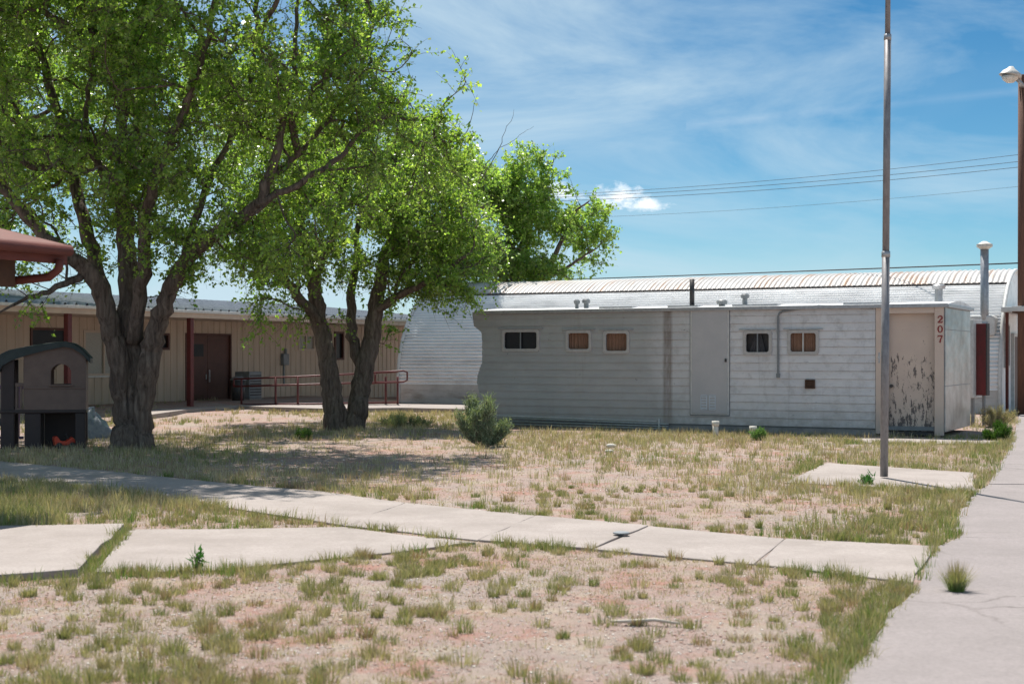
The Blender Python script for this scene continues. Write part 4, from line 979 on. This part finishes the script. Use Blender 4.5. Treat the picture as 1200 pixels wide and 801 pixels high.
# ------------------------------------------------------------------ shrubs
def shrub(name, label, px, py, wpx, hpx, n, pal, seed, cat='shrub', thin=.007, group=None, flop=.35):
    rng = np.random.default_rng(seed); b = G(px,py); k = b.y/F; Rr = wpx*k/2; Hh = hpx*k
    e = empty(name, (b.x,b.y,0), 0, label, cat, group)
    ns = max(8, n//70); m = MB(); stems = []
    npl = 11; pa = rng.uniform(0,6.28,npl); prr = Rr*np.sqrt(rng.uniform(.02,1,npl)); phh = Hh*rng.uniform(.5,1.12,npl)*(1-.3*(prr/Rr)**2)
    for i in range(ns):
        q = rng.integers(0,npl); a = pa[q]; r = prr[q]; h_ = phh[q]*rng.uniform(.65,1); sx_, sy_ = rng.normal(size=2)*Rr*.11
        cxp, cyp = r*math.cos(a)+sx_, r*math.sin(a)+sy_; a = math.atan2(cyp,cxp); r = math.hypot(cxp,cyp)
        p0 = np.array([.12*r*math.cos(a),.12*r*math.sin(a),-.02]); p2 = np.array([r*math.cos(a),r*math.sin(a),h_]); p1 = (p0+p2)/2+np.array([.25*r*math.cos(a),.25*r*math.sin(a),-.03])
        pts = [Vector((1-t)**2*p0+2*t*(1-t)*p1+t*t*p2) for t in np.linspace(0,1,5)]; m.tube(pts, [.008,.007,.005,.004,.002], 4, cap=False); stems.append((p0,p1,p2))
    m.build('stems', M['bark'], e)
    si = rng.integers(0,ns,n); t = rng.uniform(.25,1.03,n)[:,None]; S = np.array(stems)
    c = (1-t)**2*S[si,0]+2*t*(1-t)*S[si,1]+t*t*S[si,2]+rng.normal(size=(n,3))*.03
    ax1 = rng.normal(size=(n,3))*.5; ax1[:,2] += .8; ax1 /= np.linalg.norm(ax1,axis=1)[:,None]
    ax2 = np.cross(ax1, rng.normal(size=(n,3))); ax2 /= np.linalg.norm(ax2,axis=1)[:,None]
    L = rng.uniform(.04,.1,(n,1)); W = thin
    v = np.stack([c-ax2*W, c+ax2*W, c+ax1*L],1).reshape(-1,3); pal = np.array(pal)
    col = pal[rng.integers(0,len(pal),n)]*rng.uniform(.7,1.2,(n,1))
    np_mesh('foliage', v, 3, M['grass'], e, np.repeat(col,3,axis=0)); return e
sage = [(.20,.27,.18),(.27,.33,.23),(.16,.22,.13),(.33,.38,.28)]
shrub('sage_shrub','grey-green feathery shrub standing alone before the left end of the trailer',567,523,56,64,17000,sage,5)
shrub('low_shrub','low grey-green shrub just right of the twin trunks',475,500,60,17,5000,[(.27,.31,.19),(.35,.35,.22),(.22,.27,.15)],6)
shrub('weed_clump','small dark green weed clump left of the twin trunks',359,515,22,18,1500,[(.07,.14,.04),(.1,.18,.05)],8)
shrub('weed_clump','bright green weed tuft beside the shorter white pipe',889,515,16,14,1200,[(.12,.24,.08),(.16,.28,.1)],9)
shrub('green_bush','rounded dark green bush at the walk below the utility board',1170,516,30,24,5000,[(.05,.12,.02),(.08,.16,.03)],10)
shrub('straw_bush','dry straw-coloured grass clump behind the green bush',1163,500,44,26,5000,[(.5,.42,.28),(.42,.36,.24),(.3,.3,.16)],12,thin=.004)
shrub('weed_clump','leafy green weed in the seam at the front path edge',233,668,16,24,70,[(.06,.18,.05),(.09,.22,.06)],14,thin=.012)
shrub('weed_clump','small upright weed at the flagpole slab edge',1015,568,12,14,200,[(.06,.18,.05),(.09,.22,.06)],15,thin=.01)
def fan_tuft(px, py, n, h, rad, seed, label):
    rng = np.random.default_rng(seed); b = G(px,py,.012); a = rng.uniform(0,6.28,n); r0 = rad*rng.uniform(0,1,n); ln = rng.uniform(.02,.8,n)**1.3; hh = h*rng.uniform(.45,1,n)
    p = np.stack([r0*np.cos(a),r0*np.sin(a),0*a],1); d = np.stack([np.cos(a)*ln,np.sin(a)*ln,1-.3*ln],1); d /= np.linalg.norm(d,axis=1)[:,None]
    w = np.stack([-np.sin(a),np.cos(a),0*a],1)*.0022; mid = p+d*hh[:,None]*.55; tip = p+d*hh[:,None]+np.stack([np.cos(a)*ln*.04,np.sin(a)*ln*.04,0*a],1)
    v = np.stack([p-w,p+w,mid+w*.7,mid-w*.7,tip],1); base = np.arange(n)*5
    f = np.concatenate([np.stack([base,base+1,base+2],1), np.stack([base,base+2,base+3],1), np.stack([base+3,base+2,base+4],1)])
    c = np.zeros((n,5,3)); c[:,:2] = (.17,.27,.07); c[:,2:4] = (.26,.27,.14); c[:,4] = (.38,.28,.24); c *= rng.uniform(.75,1.2,(n,1,1))
    o = np_mesh('grass_tuft', v.reshape(-1,3), 3, M['grass'], None, c.reshape(-1,3), f); o.location = b; return tag(o, label, 'grass tuft')
fan_tuft(1121,692,520,.24,.06,3,'wispy grass tuft growing from the side walk joint')
# ------------------------------------------------------------------ grass & gravel
def inpoly(x, y, poly):
    r = np.zeros(len(x), bool); n = len(poly); j = n-1
    for i in range(n):
        xi, yi = poly[i]; xj, yj = poly[j]
        c = ((yi > y) != (yj > y)) & (x < (xj-xi)*(y-yi)/(yj-yi+1e-12)+xi); r ^= c; j = i
    return r
def blocked(x, y, shrink=0.0):
    r = np.zeros(len(x), bool)
    for p in PATHS:
        r |= inpoly(x, y, p)
    for pl_, x0_, x1_, d in ((TR, SL-.1, .1, 3.2), (QN, QL, .1, 2*R)):
        dx = x-pl_.o[0]; dy = y-pl_.o[1]; s_ = dx*pl_.d[0]+dy*pl_.d[1]; t = -dx*pl_.d[1]+dy*pl_.d[0]
        r |= (s_ > x0_) & (s_ < x1_) & (t > -.03) & (t < d)
    dx = x-WL.o[0]; dy = y-WL.o[1]; r |= (dx*U[0]+dy*U[1] < .4)
    return r
def edge_dist(x, y):
    d = np.full(len(x), 9.)
    for p in PATHS:
        for i in range(len(p)):
            a = p[i]; b = p[(i+1)%len(p)]; ab = b-a; L2 = (ab**2).sum()
            if L2 < 1e-9: continue
            t = np.clip(((x-a[0])*ab[0]+(y-a[1])*ab[1])/L2,0,1); d = np.minimum(d, np.hypot(x-a[0]-t*ab[0], y-a[1]-t*ab[1]))
    return d
def pnoise(x, y, s, seed):
    r = np.random.default_rng(seed); o = np.zeros(len(x))
    for k in range(7):
        a = r.uniform(0,6.28); f = s*r.uniform(.6,2.2); o += np.sin((x*math.cos(a)+y*math.sin(a))*f+r.uniform(0,6.28))
    return o/7*1.9
def scatter(n, y0, y1, seed):
    rng = np.random.default_rng(seed); y = np.exp(rng.uniform(math.log(y0), math.log(y1), n))**1.0
    x = rng.uniform(-.40,.40,n)*y; ok = ~blocked(x,y); return x[ok], y[ok], rng
def blades(name, x, y, rng, nb, hmin, hmax, width, pal, rad, lean=.5, hs=None):
    nt = len(x); reps = rng.integers(max(1,nb//2), nb+nb//2+1, nt); ti = np.repeat(np.arange(nt), reps); n = len(ti)
    trad = rad*rng.uniform(.5,1.4,nt); hsz = rng.uniform(.6,1.25,nt) if hs is None else hs
    a = rng.uniform(0,6.28,n); r = trad[ti]*np.sqrt(rng.uniform(0,1,n))
    bx = x[ti]+r*np.cos(a); by = y[ti]+r*np.sin(a); bz = terr(bx,by)-.005
    h = rng.uniform(hmin,hmax,n)*hsz[ti]*(1-.35*(r/trad[ti].clip(1e-3)/1.4)**2)
    la = a+rng.normal(0,.6,n); lm = h*np.abs(rng.normal(.12,lean*.6,n)).clip(0,1.2)
    wa = rng.uniform(0,3.14,n); w = width*rng.uniform(.6,1.4,n)*(.7+.035*np.hypot(bx,by))
    b = np.stack([bx,by,bz],1); wv = np.stack([np.cos(wa)*w,np.sin(wa)*w,0*w],1)
    mid = b+np.stack([np.cos(la)*lm*.35,np.sin(la)*lm*.35,h*.6],1); tip = b+np.stack([np.cos(la)*lm,np.sin(la)*lm,h],1)
    v = np.stack([b-wv, b+wv, mid+wv*.7, mid-wv*.7, tip],1)
    tipm = rng.uniform(0,.9,nt)[ti]
    pal = np.array(pal, float); pi = rng.integers(0,len(pal),nt); alt = rng.integers(0,len(pal),n)
    col = np.where((rng.uniform(0,1,n) < .65)[:,None], pal[pi[ti]], pal[alt])*rng.uniform(.75,1.2,(n,1))
    verts = v.reshape(-1,3); base = np.arange(n)*5
    vc = np.repeat(col[:,None,:],5,axis=1); tc = np.array([.37,.275,.215]); vc[:,4] = vc[:,4]*(1-tipm[:,None])+tc*tipm[:,None]; vc[:,2:4] = vc[:,2:4]*(1-.4*tipm[:,None,None])+tc*.4*tipm[:,None,None]
    f = np.concatenate([np.stack([base,base+1,base+2],1), np.stack([base,base+2,base+3],1), np.stack([base+3,base+2,base+4],1)])
    o = np_mesh(name, verts, 3, M['grass'], None, vc.reshape(-1,3), f)
    return tag(o, kind='stuff')
STRAW = [(.50,.45,.34),(.43,.385,.28),(.56,.51,.40)]
OLIVE = [(.25,.27,.13),(.32,.32,.18),(.42,.39,.26),(.19,.24,.10)]
GREEN = [(.13,.24,.06),(.17,.27,.07),(.22,.28,.09)]
RED = [(.34,.24,.19),(.40,.31,.23)]
# foreground tufts on bare soil
x, y, rng = scatter(12000, 5.5, 18, 41); ed = edge_dist(x,y)
pr_ = np.clip(.17+.22*pnoise(x,y,1.6,1)+.2*(ed < .35)+.3*((x > .22*y) & (ed < 1.0)),.05,1)
s_ = rng.uniform(0,1,len(x)) < pr_*.62
o = blades('grass', x[s_], y[s_], rng, 95, .025, .105, .0022, OLIVE+OLIVE+STRAW[:2]+RED[:1], .062, .75); tag(o,'scattered olive grass tufts across the near soil','grass')
# short dry litter grass everywhere
x, y, rng = scatter(28000, 5.5, 30, 42); s_ = rng.uniform(0,1,len(x)) < np.clip(.55+.5*pnoise(x,y,.8,2),.1,1)
o = blades('dry_grass', x[s_], y[s_], rng, 7, .01, .045, .0022, STRAW+STRAW+OLIVE[:1]+RED+RED, .06, 1.0); tag(o,'short flattened straw-coloured grass covering the whole yard','grass')
# yard beyond the path: straw and green
x, y, rng = scatter(30000, 15, 46, 43); pn = pnoise(x,y,.6,3); s_ = rng.uniform(0,1,len(x)) < np.clip(.30+.65*pn,.04,1)
o = blades('dry_grass', x[s_], y[s_], rng, 14, .05, .16, .0026, STRAW+STRAW+OLIVE[:2]+RED[:1], .10, .55); tag(o,'knee-high pale straw grass in the yard behind the path','grass')
x, y, rng = scatter(36000, 13, 46, 44); pn = pnoise(x,y,.5,4); rgt = np.clip((x-.12*y)/2,0,1); lft = np.clip((-x-.10*y)/2,0,1)
s_ = rng.uniform(0,1,len(x)) < np.clip(-.16+.40*pn+.30*rgt+.14*lft,.0,1)
o = blades('green_grass', x[s_], y[s_], rng, 14, .05, .15, .0026, OLIVE+OLIVE+GREEN+STRAW[:2]+RED, .10, .5); tag(o,'mixed green grass patches in the yard near flagpole and trees','grass')
# lush borders along the concrete edges
x, y, rng = scatter(90000, 5.5, 30, 45); ed = edge_dist(x,y); s_ = (ed < .1+.22*rng.uniform(0,1,len(x))**2+.3*((x > .2*y) & (y > 15))) & (rng.uniform(0,1,len(x)) < np.clip(.08+.42*pnoise(x,y,1.5,5)+.30*(x > .2*y),.06,1)*.75)
o = blades('green_grass', x[s_], y[s_], rng, 22, .05, .14, .0024, OLIVE+GREEN+GREEN[:1]+STRAW[:1], .07, .5); tag(o,'fringe of green grass along the edges of the concrete walks','grass')
# dark green patch at the far left between paths
qa, qb, qc, qd = G(-60,575), G(110,580), G(130,612), G(-60,622)
x = rng.uniform(-8,-3.5,5000); y = rng.uniform(12.5,18,5000); ok = ~blocked(x,y) & (x < -.26*y) ; x = x[ok]; y = y[ok]
dens = np.clip((-.30*y-x)/1.0,0.1,1); s_ = rng.uniform(0,1,len(x)) < dens; x = x[s_]; y = y[s_]
o = blades('green_grass', x, y, rng, 22, .06, .19, .0026, GREEN[:2]+OLIVE+STRAW, .09, .6); tag(o,'thick shaded green grass at the left edge between the two paths','grass')
pa_, pb_ = G(146,622), G(98,674); t_ = rng.uniform(0,1,70); x = pa_.x+(pb_.x-pa_.x)*t_+rng.normal(0,.025,70)+.03; y = pa_.y+(pb_.y-pa_.y)*t_
o = blades('green_grass', x, y, rng, 30, .03, .12, .0024, GREEN+OLIVE+STRAW[:1], .04, .7); tag(o,'weeds filling the gap beside the raised entrance slab','weeds')
x, y, rng = scatter(1, 5.5, 26, 46)
# gravel
x, y, rng = scatter(38000, 5.5, 26, 46); s_ = rng.uniform(0,1,len(x)) < np.clip(.5+.6*pnoise(x,y,.9,6),.08,1); x = x[s_]; y = y[s_]; n = len(x)
sz = rng.uniform(.003,.010,n)*(.8+.05*y); z = terr(x,y); c = np.stack([x,y,z+sz*.2],1)
oct_ = np.array([(1,0,0),(0,1,0),(-1,0,0),(0,-1,0),(0,0,.35),(0,0,-.3)],float); rot = rng.uniform(0,6.28,n)
vx = oct_[None,:,:]*sz[:,None,None]*rng.uniform(.6,1.4,(n,6,1)); ca, sa = np.cos(rot)[:,None], np.sin(rot)[:,None]
v = np.stack([vx[:,:,0]*ca-vx[:,:,1]*sa, vx[:,:,0]*sa+vx[:,:,1]*ca, vx[:,:,2]],2)+c[:,None,:]
fo_ = np.array([(0,1,4),(1,2,4),(2,3,4),(3,0,4),(1,0,5),(2,1,5),(3,2,5),(0,3,5)]); f = (np.arange(n)[:,None,None]*6+fo_[None]).reshape(-1,3)
pal = np.array([(.48,.28,.22),(.64,.56,.50),(.44,.27,.22),(.84,.80,.72),(.66,.56,.48)]); col = pal[rng.integers(0,5,n)]*rng.uniform(.8,1.15,(n,1))
o = np_mesh('gravel', v.reshape(-1,3), 3, M['gravel'], None, np.repeat(col,6,axis=0), f); tag(o,'loose reddish and pale gravel scattered over the soil','gravel',kind='stuff')
# ------------------------------------------------------------------ light, sky, camera
EL = math.radians(65); AZ = math.atan2(-.215,.977)           # sun behind the scene, a little to the left
sun_dir = Vector((math.sin(AZ)*math.cos(EL), math.cos(AZ)*math.cos(EL), math.sin(EL)))
sd = bpy.data.lights.new('sun', 'SUN'); sd.energy = 5.0; sd.angle = math.radians(.53); sd.color = (1,.95,.88)
so = bpy.data.objects.new('sun', sd); COL.objects.link(so); so.rotation_euler = sun_dir.to_track_quat('Z','Y').to_euler()
W = bpy.data.worlds.new('World'); scene.world = W; W.use_nodes = True; nt = W.node_tree; bg = nt.nodes['Background']
sk = nt.nodes.new('ShaderNodeTexSky'); sk.sky_type = 'NISHITA'; sk.sun_disc = False; sk.sun_elevation = EL; sk.sun_rotation = AZ
sk.altitude = 1800; sk.air_density = 1.0; sk.dust_density = .4; sk.ozone_density = 2.0
class WN(N):
    def __init__(s): s.t = nt; s.tc = nt.nodes.new('ShaderNodeTexCoord')
w = WN()
sep = w.n('ShaderNodeSeparateXYZ'); w.l(w.tc.outputs['Generated'], sep.inputs[0])
base = w.mix(1.0, sk.outputs[0], w.ramp(sep.outputs[2], [(.0,(.80,.90,.90)),(.10,(.50,.82,.88)),(.25,(.26,.66,.82)),(.6,(.50,.74,.90))]), 'MULTIPLY')
cir = w.noise(1.25, 10, .60, w.coord((2.2,1.6,8.5),(0.15,.55,.4),kind='Generated'), .9)
cir2 = w.noise(.8, 5, .5, w.coord((2.5,2,4),(0.4,.2,.1),(1.3,.2,.5),kind='Generated'), .3)
cm = w.math('ADD', w.ramp(cir, [(.40,0.0),(.66,.62)]), w.ramp(cir2, [(.42,0.),(.62,.30)]))
col = w.mix(cm, base, (5.4,6.9,7.9))
# contrail: thin strip along a great circle
a_ = Vector(((930-600)/F,1,(HZ-134)/F)).normalized(); b_ = Vector(((1190-600)/F,1,(HZ-107)/F)).normalized(); nn_ = a_.cross(b_).normalized()
nv = w.n('ShaderNodeVectorMath', operation='NORMALIZE'); w.l(w.tc.outputs['Generated'], nv.inputs[0])
dt = w.n('ShaderNodeVectorMath', operation='DOT_PRODUCT'); w.l(nv.outputs[0], dt.inputs[0]); dt.inputs[1].default_value = nn_
ct = w.ramp(w.math('ABSOLUTE', dt.outputs['Value']), [(0.,.10),(.0022,0.)]); ct = w.math('MULTIPLY', ct, w.ramp(w.noise(30,3,.6,w.coord(kind='Generated')), [(.3,.3),(.6,1.)]))
ct = w.math('MULTIPLY', ct, w.math('GREATER_THAN', sep.outputs[0], .12))
col = w.mix(ct, col, (8,8.6,9.4))
# small cumulus puffs
def puff(col, px, py, rx, ry, thr=.46):
    c = Vector(((px-600)/F,1,(HZ-py)/F)).normalized()
    mp = w.n('ShaderNodeMapping'); mp.vector_type = 'POINT'; sx_, sz_ = F/rx, F/ry
    mp.inputs['Scale'].default_value = (sx_, 3, sz_); mp.inputs['Location'].default_value = (-c.x*sx_, -c.y*3, -c.z*sz_); w.l(nv.outputs[0], mp.inputs['Vector'])
    ln = w.n('ShaderNodeVectorMath', operation='LENGTH'); w.l(mp.outputs[0], ln.inputs[0])
    k = w.math('SUBTRACT', 1.0, ln.outputs['Value'])
    f = w.math('ADD', k, w.math('MULTIPLY', w.math('SUBTRACT', w.noise(75, 7, .62, w.coord((1,1,1.6),kind='Generated')), .5), 2.6))
    return w.mix(w.ramp(f, [(.05,0.),(.95,.85)]), col, (12.5,12.4,12.3))
for a in ((726,230,36,15),(652,224,34,13),(612,236,30,12),(755,240,30,9)): col = puff(col, *a)
w.l(col, bg.inputs[0]); bg.inputs[1].default_value = .072
cd = bpy.data.cameras.new('camera'); cam = bpy.data.objects.new('camera', cd); COL.objects.link(cam); scene.camera = cam
cam.location = (0,0,CH); cam.rotation_euler = (math.radians(90),0,0); cd.sensor_width = 36; cd.lens = 36*F/1200
cd.shift_y = (HZ-400.5)/1200; cd.clip_end = 9000; cd.clip_start = .1
cd.dof.use_dof = True; cd.dof.focus_distance = 30; cd.dof.aperture_fstop = 3.5
scene.view_settings.view_transform = 'Standard'; scene.view_settings.look = 'None'; scene.view_settings.gamma = 1; scene.view_settings.exposure = 0.62
scene.render.engine = 'CYCLES'; scene.render.resolution_x = 1024; scene.render.resolution_y = 683
scene.cycles.max_bounces = 5; scene.cycles.diffuse_bounces = 2; scene.cycles.transmission_bounces = 4; scene.cycles.transparent_max_bounces = 4
